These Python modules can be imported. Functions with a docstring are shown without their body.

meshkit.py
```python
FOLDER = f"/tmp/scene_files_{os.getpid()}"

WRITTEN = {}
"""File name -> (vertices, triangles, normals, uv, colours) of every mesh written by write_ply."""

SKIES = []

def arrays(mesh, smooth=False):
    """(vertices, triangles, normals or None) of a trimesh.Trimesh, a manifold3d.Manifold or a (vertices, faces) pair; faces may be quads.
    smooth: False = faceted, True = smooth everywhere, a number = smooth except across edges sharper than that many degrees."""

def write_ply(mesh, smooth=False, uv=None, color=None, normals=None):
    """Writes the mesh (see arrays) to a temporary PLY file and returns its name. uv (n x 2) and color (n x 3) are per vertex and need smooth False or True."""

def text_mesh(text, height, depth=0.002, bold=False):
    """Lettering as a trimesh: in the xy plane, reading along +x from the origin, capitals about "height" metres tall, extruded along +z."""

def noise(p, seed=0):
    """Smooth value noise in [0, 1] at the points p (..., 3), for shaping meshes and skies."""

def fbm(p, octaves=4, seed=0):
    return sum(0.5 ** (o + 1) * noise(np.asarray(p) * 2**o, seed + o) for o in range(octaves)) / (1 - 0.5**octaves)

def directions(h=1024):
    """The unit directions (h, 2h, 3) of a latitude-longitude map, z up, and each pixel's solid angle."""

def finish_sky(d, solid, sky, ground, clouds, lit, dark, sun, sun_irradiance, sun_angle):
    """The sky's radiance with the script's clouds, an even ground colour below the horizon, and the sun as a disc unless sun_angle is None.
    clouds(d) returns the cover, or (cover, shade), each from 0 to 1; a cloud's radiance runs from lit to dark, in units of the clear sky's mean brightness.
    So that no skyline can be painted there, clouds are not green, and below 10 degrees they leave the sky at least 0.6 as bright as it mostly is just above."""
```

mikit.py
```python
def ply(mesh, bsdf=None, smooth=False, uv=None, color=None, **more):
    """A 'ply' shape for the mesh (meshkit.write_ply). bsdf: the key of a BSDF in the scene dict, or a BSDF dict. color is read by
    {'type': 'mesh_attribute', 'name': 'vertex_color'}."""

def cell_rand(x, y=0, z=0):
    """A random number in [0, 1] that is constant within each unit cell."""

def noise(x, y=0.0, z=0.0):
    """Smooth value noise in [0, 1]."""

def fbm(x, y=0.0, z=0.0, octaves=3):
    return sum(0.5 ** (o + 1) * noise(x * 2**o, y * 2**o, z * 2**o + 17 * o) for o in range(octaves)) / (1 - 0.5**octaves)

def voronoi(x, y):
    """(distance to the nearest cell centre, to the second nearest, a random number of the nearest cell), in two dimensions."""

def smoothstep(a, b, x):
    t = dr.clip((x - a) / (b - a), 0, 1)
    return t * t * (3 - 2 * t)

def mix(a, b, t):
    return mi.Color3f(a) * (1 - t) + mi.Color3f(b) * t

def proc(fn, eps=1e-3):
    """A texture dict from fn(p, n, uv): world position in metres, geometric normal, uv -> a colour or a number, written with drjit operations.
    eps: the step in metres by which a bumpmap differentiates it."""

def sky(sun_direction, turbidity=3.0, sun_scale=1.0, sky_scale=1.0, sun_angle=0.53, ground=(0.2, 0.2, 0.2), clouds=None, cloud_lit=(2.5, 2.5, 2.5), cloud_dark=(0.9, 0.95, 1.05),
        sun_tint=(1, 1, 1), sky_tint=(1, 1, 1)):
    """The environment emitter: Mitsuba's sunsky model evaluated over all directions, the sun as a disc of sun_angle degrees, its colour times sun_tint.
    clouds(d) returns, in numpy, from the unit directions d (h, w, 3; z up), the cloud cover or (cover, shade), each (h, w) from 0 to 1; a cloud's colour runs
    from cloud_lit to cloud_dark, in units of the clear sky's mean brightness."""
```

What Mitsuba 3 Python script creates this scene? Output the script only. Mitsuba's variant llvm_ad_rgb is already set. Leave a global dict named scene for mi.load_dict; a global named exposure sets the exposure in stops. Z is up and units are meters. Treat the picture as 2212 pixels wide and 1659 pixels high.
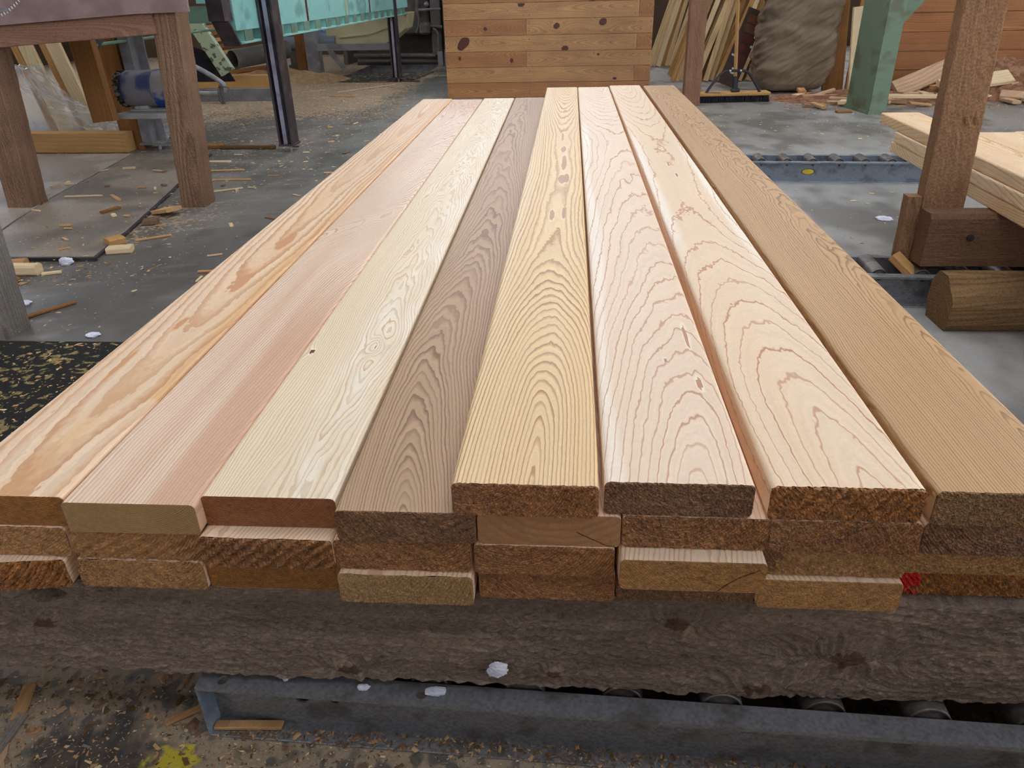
import math, random
import numpy as np, trimesh, mitsuba as mi, drjit as dr
import mikit, meshkit
from scipy.interpolate import PchipInterpolator
from shapely.geometry import Polygon
T = mi.ScalarTransform4f
scene, labels = {}, {}
rng = np.random.default_rng(7)
random.seed(7)

# ------------------------------------------------------------------ camera, daylight, exposure
CAM = np.array([0.104, -0.571, 0.823])
FWD = np.array([-0.0674, 0.8793, -0.4716]); DOWN = np.array([0.0130, -0.4715, -0.8818])
scene['camera'] = {'type': 'perspective', 'fov': 69.08, 'fov_axis': 'x', 'near_clip': 0.02, 'far_clip': 200.0,
                   'to_world': T().look_at(origin=CAM.tolist(), target=(CAM + FWD).tolist(), up=(-DOWN).tolist())}
exposure = 4.68


def overcast(d):
    cover = np.ones(d.shape[:2])
    shade = 0.55 * meshkit.fbm(d * 2.2, 3, 5)
    return cover, shade


scene['daylight'] = mikit.sky((0.5, -0.3, 0.8), sun_scale=0.0, sky_scale=1.0, ground=(0.6, 0.6, 0.62), clouds=overcast,
                              cloud_lit=(1.0, 1.05, 1.14), cloud_dark=(0.75, 0.81, 0.92))


# ------------------------------------------------------------------ helpers
def lin(r, g, b):
    c = np.array([r, g, b], float) / 255
    return np.where(c <= 0.04045, c / 12.92, ((c + 0.055) / 1.055) ** 2.4)


used = {}


def numbered(name):
    n = used.get(name, -1) + 1
    used[name] = n
    return name if n == 0 else f'{name}_{n:03d}'


def tag(key, label=None, cat=None, group=None, kind=None):
    d = {}
    if label: d['label'] = label
    if cat: d['category'] = cat
    if group: d['group'] = group
    if kind: d['kind'] = kind
    labels[key] = d
    return key


def thing(name, label, cat, group=None):
    return tag(numbered(name), label, cat, group)


def put(name, shape, parent=None, label=None, cat=None, group=None, kind=None):
    key = numbered((parent + '__' if parent else '') + name)
    scene[key] = shape
    if label or cat or kind:
        tag(key, label, cat, group, kind)
    return key


def struct(name, shape, parent=None):
    return put(name, shape, parent, kind='structure')


# --- wood: one procedural material; uv = (ring coordinate, board kind + tone) -----------------
WOOD = []


def kind(base, alt, line, lstr, knot=(90, 55, 40), lw=0.45, streak=0.10, fleck=0.05, jag=0.25):
    WOOD.append([*lin(*base), *lin(*alt), *lin(*line), lstr, *lin(*knot), lw, streak, fleck, jag])
    return len(WOOD) - 1


# planed tops
K_A = kind((234, 208, 178), (222, 178, 126), (200, 146, 100), 0.85, (208, 152, 114), lw=0.30, streak=0.10)
K_B = kind((234, 210, 184), (212, 170, 138), (190, 148, 122), 0.85, (110, 60, 40), lw=0.45, streak=0.13)
K_C = kind((234, 214, 180), (244, 230, 206), (204, 170, 124), 0.85, (120, 60, 45), lw=0.45, streak=0.09)
K_D = kind((190, 156, 122), (182, 148, 114), (134, 98, 72), 0.95, (110, 80, 52), lw=0.35, streak=0.09)
K_P = kind((230, 196, 142), (238, 212, 170), (166, 116, 74), 0.95, (190, 146, 112), lw=0.48, streak=0.08)
K_Q = kind((232, 205, 175), (242, 226, 204), (188, 134, 96), 0.85, (192, 142, 108), lw=0.78, streak=0.07)
K_R = kind((231, 202, 166), (244, 228, 206), (188, 124, 82), 0.9, (184, 124, 88), lw=0.84, streak=0.06)
K_S = kind((196, 156, 110), (186, 146, 100), (124, 84, 50), 0.85, (110, 76, 44), lw=0.45, streak=0.08)
K_LOW = kind((226, 196, 164), (232, 208, 182), (182, 134, 98), 0.75, lw=0.5)
K_PILE = kind((230, 194, 146), (240, 216, 182), (194, 142, 94), 0.7, lw=0.5)
# sawn ends
E_ORANGE = kind((131, 83, 36), (144, 95, 43), (94, 57, 23), 0.5, lw=0.3, streak=0.2, fleck=0.51)
E_PALE = kind((164, 130, 85), (154, 120, 77), (115, 83, 50), 0.75, lw=0.35, streak=0.1, fleck=0.15)
E_RED = kind((127, 75, 42), (142, 89, 50), (90, 49, 26), 0.5, lw=0.3, streak=0.2, fleck=0.51)
E_DARK = kind((107, 71, 43), (129, 91, 57), (67, 43, 26), 0.5, lw=0.3, streak=0.25, fleck=0.87)
E_BROWN = kind((138, 89, 47), (160, 110, 63), (72, 43, 21), 0.8, (160, 30, 20), lw=0.3, streak=0.25, fleck=0.87)
E_TAN = kind((154, 110, 62), (164, 122, 73), (109, 73, 38), 0.6, (120, 84, 50), lw=0.3, streak=0.2, fleck=0.65)
E_PINK = kind((164, 120, 80), (154, 110, 73), (127, 87, 55), 0.5, (100, 60, 40), lw=0.3, streak=0.1, fleck=0.12)
E_OLIVE = kind((119, 85, 45), (138, 102, 57), (82, 55, 28), 0.6, lw=0.3, streak=0.25, fleck=0.72)
E_FIRE = kind((144, 91, 40), (160, 106, 50), (86, 49, 20), 0.7, (190, 34, 22), lw=0.3, streak=0.25, fleck=1.01)
# rough and weathered timber
W_BUNK = kind((136, 121, 108), (106, 92, 80), (88, 74, 62), 0.35, (84, 66, 54), lw=0.2, streak=0.35, fleck=0.5)
W_POST = kind((140, 110, 88), (116, 90, 72), (92, 66, 50), 0.4, (80, 52, 40), lw=0.2, streak=0.35, fleck=0.35)
W_POSTR = kind((146, 112, 84), (132, 100, 74), (112, 82, 60), 0.3, (160, 106, 62), lw=0.2, streak=0.2, fleck=0.45)
W_RAIL = kind((162, 122, 98), (140, 104, 86), (106, 72, 54), 0.4, (90, 62, 48), lw=0.2, streak=0.3, fleck=0.3)
W_GREY = kind((140, 134, 126), (118, 110, 102), (96, 88, 80), 0.4, lw=0.2, streak=0.25, fleck=0.3)
W_CENTER = kind((150, 112, 88), (132, 98, 78), (112, 80, 62), 0.4, (104, 68, 50), lw=0.2, streak=0.3, fleck=0.4)
W_CURB = kind((200, 156, 100), (184, 142, 92), (160, 112, 66), 0.6, (120, 76, 40), lw=0.3, streak=0.2, fleck=0.15)
W_PALE = kind((226, 204, 166), (214, 190, 150), (196, 160, 112), 0.5, (160, 100, 70), lw=0.4, streak=0.15, fleck=0.08)
W_SLAT = kind((226, 198, 152), (196, 162, 116), (156, 124, 80), 0.5, lw=0.3, streak=0.2, fleck=0.1)
W_SLATD = kind((120, 94, 62), (100, 76, 50), (84, 60, 38), 0.5, lw=0.3, streak=0.2, fleck=0.1)
W_ORANGE = kind((150, 104, 62), (132, 92, 54), (104, 68, 38), 0.5, (80, 50, 30), lw=0.2, streak=0.3, fleck=0.25)
W_PANEL = kind((184, 128, 78), (156, 104, 64), (132, 76, 38), 0.65, (84, 36, 26), lw=0.35, streak=0.25, fleck=0.15)
W_PANEL2 = kind((192, 144, 94), (168, 122, 78), (144, 90, 48), 0.6, (84, 36, 26), lw=0.35, streak=0.25, fleck=0.15)
W_KNOT = kind((96, 46, 32), (74, 34, 26), (58, 26, 20), 0.6, lw=0.3, streak=0.2, fleck=0.3)
W_BIN = kind((172, 120, 82), (156, 106, 70), (134, 86, 54), 0.5, (110, 70, 44), lw=0.2, streak=0.25, fleck=0.15)
W_SCRAP = kind((204, 170, 138), (186, 152, 122), (160, 120, 90), 0.5, (150, 100, 76), lw=0.3, streak=0.2, fleck=0.1)
W_CHIP = kind((206, 170, 122), (180, 130, 88), (150, 104, 66), 0.5, lw=0.3, streak=0.2, fleck=0.1)
W_BUNK2 = kind((118, 88, 66), (96, 70, 54), (78, 54, 40), 0.35, (66, 46, 36), lw=0.2, streak=0.35, fleck=0.4)
W_CHOCK = kind((124, 96, 64), (96, 74, 52), (76, 56, 38), 0.5, (90, 60, 40), lw=0.3, streak=0.35, fleck=0.4)
WT = [mi.Float(np.ascontiguousarray(c).astype(np.float32)) for c in np.array(WOOD).T]


def wood_color(p, n, uv):
    i = mi.UInt32(dr.clip(dr.floor(uv.y), 0, len(WOOD) - 1))
    tone = uv.y - dr.floor(uv.y)
    g = [dr.gather(mi.Float, c, i) for c in WT]
    base, alt, line, knot = (mi.Color3f(g[k], g[k + 1], g[k + 2]) for k in (0, 3, 6, 10))
    F = uv.x + g[16] * (mikit.noise(p.x * 260, p.y * 110, p.z * 260) - 0.5)
    f = F - dr.floor(F)
    ring = mikit.cell_rand(dr.floor(F), mi.Float(i), 3)
    l = mikit.smoothstep(g[13], 0.9, f) * (1 - mikit.smoothstep(0.92, 1.0, f)) * (0.45 + 0.55 * ring)
    fibre = mikit.noise(F * 6.0, p.y * 3 + p.z * 2, p.x * 2) + 0.6 * mikit.noise(F * 23.0, p.y * 7, p.z * 5) - 0.8
    patch = mikit.fbm(p.x * 9, p.y * 4, p.z * 9, 2) - 0.5
    fl = mikit.noise(p.x * 620, p.y * 620, p.z * 620) + mikit.noise(p.x * 230, p.y * 230, p.z * 230) - 1.0
    c = mikit.mix(base, alt, dr.clip(tone / 0.8, 0, 1))
    c = c * (1 + g[14] * fibre * 1.5 + 0.25 * g[14] * (ring - 0.5) + g[14] * patch + g[15] * fl)
    c = mikit.mix(c, line, l * g[9])
    c = mikit.mix(c, knot, mikit.smoothstep(0.82, 0.92, tone))
    return dr.clip(c, 0.003, 0.95)


WC = mikit.proc(wood_color)
scene['planed'] = {'type': 'twosided', 'b': {'type': 'principled', 'base_color': WC, 'roughness': 0.45, 'specular': 0.5}}
scene['sawn_end_look'] = {'type': 'twosided', 'b': {'type': 'principled', 'base_color': WC, 'roughness': 0.55, 'specular': 0.5}}
scene['sawn'] = {'type': 'twosided', 'b': {'type': 'principled', 'base_color': WC, 'roughness': 0.9, 'specular': 0.12}}


def hair_v(p, n, uv):
    return mikit.noise(p.x * 420, p.y * 420, p.z * 40) + 0.6 * mikit.noise(p.x * 150, p.y * 150, p.z * 14)


def hair_h(p, n, uv):
    return mikit.noise(p.x * 60, p.y * 420, p.z * 420) + 0.6 * mikit.noise(p.x * 24, p.y * 170, p.z * 170)


scene['rough_post'] = {'type': 'twosided', 'b': {'type': 'bumpmap', 't': mikit.proc(hair_v, 1.5e-3), 'scale': 0.0016,
                       'b': {'type': 'principled', 'base_color': WC, 'roughness': 0.9, 'specular': 0.15}}}
scene['rough_beam'] = {'type': 'twosided', 'b': {'type': 'bumpmap', 't': mikit.proc(hair_h, 1.5e-3), 'scale': 0.0014,
                       'b': {'type': 'principled', 'base_color': WC, 'roughness': 0.85, 'specular': 0.2}}}

# --- paint, metal and the like: uv.y = kind ----------------------------------------------------
PAINT = []


def coat(base, alt, scale=8.0, lo=0.45, hi=0.62, amt=1.0, speck=0.12):
    PAINT.append([*lin(*base), *lin(*alt), scale, lo, hi, amt, speck])
    return len(PAINT) - 1


C_RAIL = coat((130, 132, 136), (98, 94, 90), 30, 0.5, 0.75, 0.8, 0.25)
C_RAILF = coat((132, 142, 153), (104, 108, 114), 24, 0.5, 0.75, 0.8, 0.2)
C_RAILIN = coat((84, 88, 94), (72, 68, 62), 22, 0.5, 0.7, 0.8, 0.2)
C_RAILB = coat((124, 138, 152), (88, 100, 116), 14, 0.4, 0.7, 0.7, 0.15)
C_ROLL = coat((118, 112, 108), (92, 82, 76), 24, 0.4, 0.6, 0.8, 0.2)
C_MINT = coat((138, 194, 186), (104, 152, 144), 7, 0.55, 0.72, 0.8, 0.08)
C_MINTD = coat((112, 142, 122), (94, 112, 96), 6, 0.4, 0.7, 0.8, 0.12)
C_GREEN = coat((106, 126, 102), (96, 96, 74), 9, 0.5, 0.66, 0.8, 0.12)
C_GREENP = coat((176, 190, 158), (92, 84, 66), 26, 0.56, 0.64, 0.9, 0.12)
C_BLACK = coat((44, 42, 48), (70, 64, 66), 12, 0.5, 0.7, 0.6, 0.15)
C_LEG = coat((64, 56, 60), (92, 82, 84), 10, 0.5, 0.7, 0.6, 0.15)
C_LEGF = coat((150, 148, 168), (112, 108, 122), 16, 0.4, 0.7, 0.7, 0.1)
C_APRON = coat((142, 118, 114), (120, 98, 94), 9, 0.4, 0.65, 0.9, 0.12)
C_MOTOR = coat((34, 74, 140), (140, 136, 134), 14, 0.40, 0.52, 1.0, 0.12)
C_MOTORG = coat((120, 118, 122), (44, 64, 106), 7, 0.56, 0.66, 0.9, 0.15)
C_FIN = coat((58, 56, 56), (150, 140, 126), 60, 0.5, 0.62, 0.9, 0.2)
C_GREYM = coat((168, 168, 164), (132, 128, 122), 12, 0.4, 0.7, 0.7, 0.1)
C_STEELG = coat((128, 126, 128), (100, 96, 96), 12, 0.4, 0.7, 0.7, 0.12)
C_BEIGE = coat((196, 188, 148), (170, 160, 122), 5, 0.4, 0.7, 0.7, 0.06)
C_DUCT = coat((86, 84, 80), (112, 108, 100), 9, 0.4, 0.7, 0.7, 0.15)
C_PIPE = coat((120, 130, 142), (92, 100, 112), 6, 0.4, 0.7, 0.7, 0.1)
C_BLUEP = coat((92, 128, 176), (150, 160, 176), 20, 0.5, 0.6, 0.8, 0.1)
C_SACK = coat((128, 112, 94), (108, 92, 74), 7, 0.4, 0.66, 0.8, 0.14)
C_SNOW = coat((226, 228, 240), (206, 210, 228), 60, 0.4, 0.7, 0.8, 0.06)
C_YEL = coat((216, 190, 60), (200, 170, 50), 30, 0.4, 0.7, 0.5, 0.05)
C_DUST = coat((166, 138, 104), (142, 114, 84), 30, 0.4, 0.6, 0.6, 0.3)
C_DUSTR = coat((150, 112, 86), (118, 82, 62), 30, 0.4, 0.6, 0.9, 0.3)
C_SHEET = coat((150, 138, 123), (112, 104, 95), 4, 0.4, 0.68, 0.9, 0.16)
C_SHEET2 = coat((172, 162, 150), (146, 132, 116), 3.5, 0.42, 0.68, 0.9, 0.12)
C_MAT = coat((44, 44, 42), (150, 132, 88), 55, 0.56, 0.66, 0.85, 0.25)
C_GRATE = coat((70, 68, 66), (140, 124, 98), 30, 0.55, 0.65, 0.7, 0.2)
C_WALL = coat((92, 76, 60), (76, 62, 48), 3, 0.4, 0.7, 0.8, 0.15)
C_DARKM = coat((92, 88, 82), (112, 100, 84), 22, 0.55, 0.68, 0.8, 0.2)
C_WHITE = coat((232, 228, 220), (210, 204, 196), 20, 0.4, 0.7, 0.5, 0.05)
C_TAPE = coat((200, 200, 204), (180, 180, 184), 20, 0.4, 0.7, 0.5, 0.05)
C_SW1 = coat((96, 54, 34), (84, 46, 28), 20, 0.4, 0.7, 0.6, 0.1)
C_SW2 = coat((86, 34, 26), (76, 28, 22), 20, 0.4, 0.7, 0.6, 0.1)
C_SW3 = coat((66, 46, 34), (58, 40, 28), 20, 0.4, 0.7, 0.6, 0.1)
C_CABLE = coat((158, 162, 168), (132, 130, 126), 20, 0.4, 0.7, 0.7, 0.1)
C_ROOF = coat((150, 138, 122), (128, 116, 100), 2, 0.4, 0.7, 0.7, 0.1)
PT = [mi.Float(np.ascontiguousarray(c).astype(np.float32)) for c in np.array(PAINT).T]


def paint_color(p, n, uv):
    i = mi.UInt32(dr.clip(dr.floor(uv.y), 0, len(PAINT) - 1))
    g = [dr.gather(mi.Float, c, i) for c in PT]
    base, alt = mi.Color3f(g[0], g[1], g[2]), mi.Color3f(g[3], g[4], g[5])
    s = g[6]
    m = mikit.fbm(p.x * s, p.y * s, p.z * s, 3)
    c = mikit.mix(base, alt, mikit.smoothstep(g[7], g[8], m) * g[9])
    k = mikit.noise(p.x * 300, p.y * 300, p.z * 300) - 0.5
    return dr.clip(c * (1 + 2 * g[10] * k), 0.003, 0.95)


PC = mikit.proc(paint_color)
scene['paint'] = {'type': 'twosided', 'b': {'type': 'principled', 'base_color': PC, 'roughness': 0.55, 'specular': 0.4}}
scene['matte'] = {'type': 'twosided', 'b': {'type': 'principled', 'base_color': PC, 'roughness': 0.95, 'specular': 0.15}}
scene['metal'] = {'type': 'twosided', 'b': {'type': 'principled', 'base_color': PC, 'roughness': 0.42, 'metallic': 0.35, 'specular': 0.5}}
scene['film'] = {'type': 'twosided', 'b': {'type': 'principled', 'base_color': {'type': 'rgb', 'value': [0.45, 0.43, 0.40]}, 'roughness': 0.12, 'specular': 0.6}}
scene['clear_film'] = {'type': 'thindielectric'}
scene['plastic_sheet_look'] = {'type': 'blendbsdf', 'weight': 0.72, 'a': {'type': 'ref', 'id': 'film'}, 'b': {'type': 'ref', 'id': 'clear_film'}}


# --- mesh makers -------------------------------------------------------------------------------
def rot_z(a):
    c, s = math.cos(a), math.sin(a)
    return np.array([[c, -s, 0], [s, c, 0], [0, 0, 1.0]])


def frame(axis, up=(0, 0, 1)):
    """columns u, v, t: t along the axis, v nearest to up"""
    t = np.asarray(axis, float); t = t / np.linalg.norm(t)
    up = np.asarray(up, float)
    if abs(t @ up) > 0.95 * np.linalg.norm(up): up = np.array([0, 1.0, 0])
    u = np.cross(t, up); u /= np.linalg.norm(u)
    v = np.cross(u, t)
    return np.stack([u, v, t], 1)


def rrect(w, h, r=0.004, nx=1, nz=1, nr=2):
    """closed outline (counter-clockwise) of a rounded rectangle centred on 0"""
    P = []
    cs = [(w / 2 - r, -h / 2 + r, -90), (w / 2 - r, h / 2 - r, 0), (-w / 2 + r, h / 2 - r, 90), (-w / 2 + r, -h / 2 + r, 180)]
    ns = [nz, nx, nz, nx]
    for k, (cx, cy, a0) in enumerate(cs):
        arc = [(cx + r * math.cos(math.radians(a0 + 90 * j / nr)), cy + r * math.sin(math.radians(a0 + 90 * j / nr))) for j in range(nr + 1)]
        P += arc
        nx_, ny_, a1 = cs[(k + 1) % 4]
        q = (nx_ + r * math.cos(math.radians(a1)), ny_ + r * math.sin(math.radians(a1)))
        for j in range(1, ns[k]):
            f = j / ns[k]
            P.append((arc[-1][0] * (1 - f) + q[0] * f, arc[-1][1] * (1 - f) + q[1] * f))
    return np.array(P)


def loft(prof, ts, caps=(True, True)):
    """prof (K,2) swept along t; returns (vertices local uvt, triangles)"""
    K, N = len(prof), len(ts)
    V = np.concatenate([np.column_stack([prof, np.full(K, t)]) for t in ts])
    i = np.arange(K); j = (i + 1) % K
    F = []
    for s in range(N - 1):
        a, b = s * K, (s + 1) * K
        F += [np.stack([a + i, a + j, b + j], 1), np.stack([a + i, b + j, b + i], 1)]
    n = len(V); extra = []
    for c, base in ((0, 0), (1, (N - 1) * K)):
        if caps[c]:
            extra.append([*prof.mean(0), ts[0] if c == 0 else ts[-1]])
            m = n + len(extra) - 1
            F.append(np.stack([base + j, base + i, np.full(K, m)], 1) if c == 0 else np.stack([base + i, base + j, np.full(K, m)], 1))
    if extra: V = np.vstack([V, extra])
    return V, np.concatenate(F)


def wood_uv(L, k, seed, s=0.004, tone=None, tilt=0.02):
    """ring coordinate and kind for local points L (u, v, t)"""
    g = np.random.default_rng(seed)
    cu, cv = g.uniform(-0.05, 0.05), g.choice([-1, 1]) * g.uniform(0.03, 0.12)
    du, dv = g.normal(0, tilt, 2)
    u = L[:, 0] - cu - du * L[:, 2]; v = L[:, 1] - cv - dv * L[:, 2]
    q = np.column_stack([L[:, 0] * 8, L[:, 1] * 8, L[:, 2] * 2.2 + seed * 7.1])
    r = np.sqrt(u * u + v * v) + 0.02 * (meshkit.fbm(q, 2, seed % 97) - 0.5)
    tn = g.uniform(0.05, 0.7) if tone is None else tone
    return np.column_stack([r / s, k + np.clip(np.broadcast_to(tn, len(L)), 0.01, 0.98)])


def beam(p0, p1, w, h, k, seed=0, up=(0, 0, 1), r=0.004, seg=0.06, rough=0.0, s=0.005, tone=None, mat='sawn', bow=0.0, wane=None, taper=None):
    """a wooden bar from p0 to p1: w across, h along up"""
    p0, p1 = np.asarray(p0, float), np.asarray(p1, float)
    length = np.linalg.norm(p1 - p0)
    fine = rough > 0
    prof = rrect(w, h, r, max(1, int(w / 0.012)) if fine else 1, max(1, int(h / 0.012)) if fine else 1, 2 if fine else 1)
    V, F = loft(prof, np.linspace(0, length, max(2, int(length / seg) + 1)))
    L = V.copy()
    uv = wood_uv(L, k, seed, s, tone)
    if rough:
        q = np.column_stack([L[:, 0] * 45, L[:, 1] * 45, L[:, 2] * 14 + seed * 3.3])
        L[:, 0] += rough * 2 * (meshkit.fbm(q, 2, seed) - 0.5)
        L[:, 1] += rough * 2 * (meshkit.fbm(q, 2, seed + 5) - 0.5)
    if taper is not None: L[:, :2] *= (1 + (taper - 1) * L[:, 2:] / length)
    W = p0 + L @ frame(p1 - p0, up).T
    return mikit.ply((W, F), mat, False, uv=uv)


def cuv(n, c):
    return np.column_stack([np.zeros(n), np.full(n, c + 0.5)])


def pm(mesh, c, mat='paint', smooth=False):
    v, f, _ = meshkit.arrays(mesh)
    return mikit.ply((v, f), mat, smooth, uv=cuv(len(v), c))


def box(lo, hi, bev=0.0):
    lo, hi = np.asarray(lo, float), np.asarray(hi, float)
    if bev <= 0:
        m = trimesh.creation.box(extents=hi - lo); m.apply_translation((lo + hi) / 2); return m
    P = []
    for sx in (0, 1):
        for sy in (0, 1):
            for sz in (0, 1):
                s = np.array([sx, sy, sz]); c = np.where(s, hi, lo); d = np.where(s, -1, 1) * bev
                for k in range(3):
                    q = c + d; q[k] = c[k]; P.append(q)
    return trimesh.convex.convex_hull(np.array(P))


def join(*ms):
    return trimesh.util.concatenate([trimesh.Trimesh(*meshkit.arrays(m)[:2], process=False) for m in ms])


def place(m, loc=(0, 0, 0), a=0.0, fr=None):
    m = m.copy(); R = rot_z(a) if fr is None else fr
    m.vertices = np.asarray(m.vertices) @ R.T + np.asarray(loc, float)
    return m


def bar(p0, p1, w, h, up=(0, 0, 1), bev=0.002):
    p0, p1 = np.asarray(p0, float), np.asarray(p1, float)
    length = np.linalg.norm(p1 - p0)
    V, F = loft(rrect(w, h, bev, 1, 1, 1), [0, length])
    return trimesh.Trimesh(p0 + V @ frame(p1 - p0, up).T, F, process=False)


def sweep(prof, p0, p1, up=(0, 0, 1)):
    """an open or hollow profile polygon (shapely) from p0 to p1"""
    p0, p1 = np.asarray(p0, float), np.asarray(p1, float)
    m = trimesh.creation.extrude_polygon(prof, np.linalg.norm(p1 - p0), engine='earcut')
    m.vertices = p0 + np.asarray(m.vertices) @ frame(p1 - p0, up).T
    return m


def tube(pts, r, n=12, closed=True):
    pts = np.asarray(pts, float); R = np.broadcast_to(r, len(pts))
    tang = np.gradient(pts, axis=0); ang = np.arange(n) * 2 * np.pi / n
    V = []; u = None
    for p, t, rr in zip(pts, tang, R):
        t = t / np.linalg.norm(t)
        if u is None:
            u = np.cross(t, [0, 0, 1.0] if abs(t[2]) < 0.9 else [1.0, 0, 0])
        u = u - t * (u @ t); u /= np.linalg.norm(u); w = np.cross(t, u)
        V.append(p + rr * (np.cos(ang)[:, None] * u + np.sin(ang)[:, None] * w))
    V = np.concatenate(V); i = np.arange(n); j = (i + 1) % n; F = []
    for s in range(len(pts) - 1):
        a, b = s * n, s * n + n
        F += [np.stack([a + i, a + j, b + j], 1), np.stack([a + i, b + j, b + i], 1)]
    if closed:
        m = len(V); V = np.vstack([V, pts[:1], pts[-1:]]); e = (len(pts) - 1) * n
        F += [np.stack([j, i, i * 0 + m], 1), np.stack([e + i, e + j, i * 0 + m + 1], 1)]
    return trimesh.Trimesh(V, np.concatenate(F), process=False)


def smooth_path(pts, n=24):
    pts = np.asarray(pts, float); t = np.arange(len(pts))
    f = PchipInterpolator(t, pts, axis=0)
    return f(np.linspace(0, len(pts) - 1, n))


def extrude(poly, axis, at, thick):
    """2-D outline placed in a plane: axis 'x': (y,z) outline at x=at; 'y': (x,z); 'z': (x,y)"""
    m = trimesh.creation.extrude_polygon(Polygon(poly) if not isinstance(poly, Polygon) else poly, thick, engine='earcut')
    v = np.asarray(m.vertices)
    o = {'x': np.column_stack([v[:, 2] + at, v[:, 0], v[:, 1]]), 'y': np.column_stack([v[:, 0], v[:, 2] + at, v[:, 1]]), 'z': np.column_stack([v[:, 0], v[:, 1], v[:, 2] + at])}[axis]
    f = m.faces if axis != 'y' else m.faces[:, ::-1]
    return trimesh.Trimesh(o, f, process=False)



# ------------------------------------------------------------------ the setting
def tint(r, g, b):
    c = lin(r, g, b)
    return [float(c[0]), float(c[1]), float(c[2])]


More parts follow.
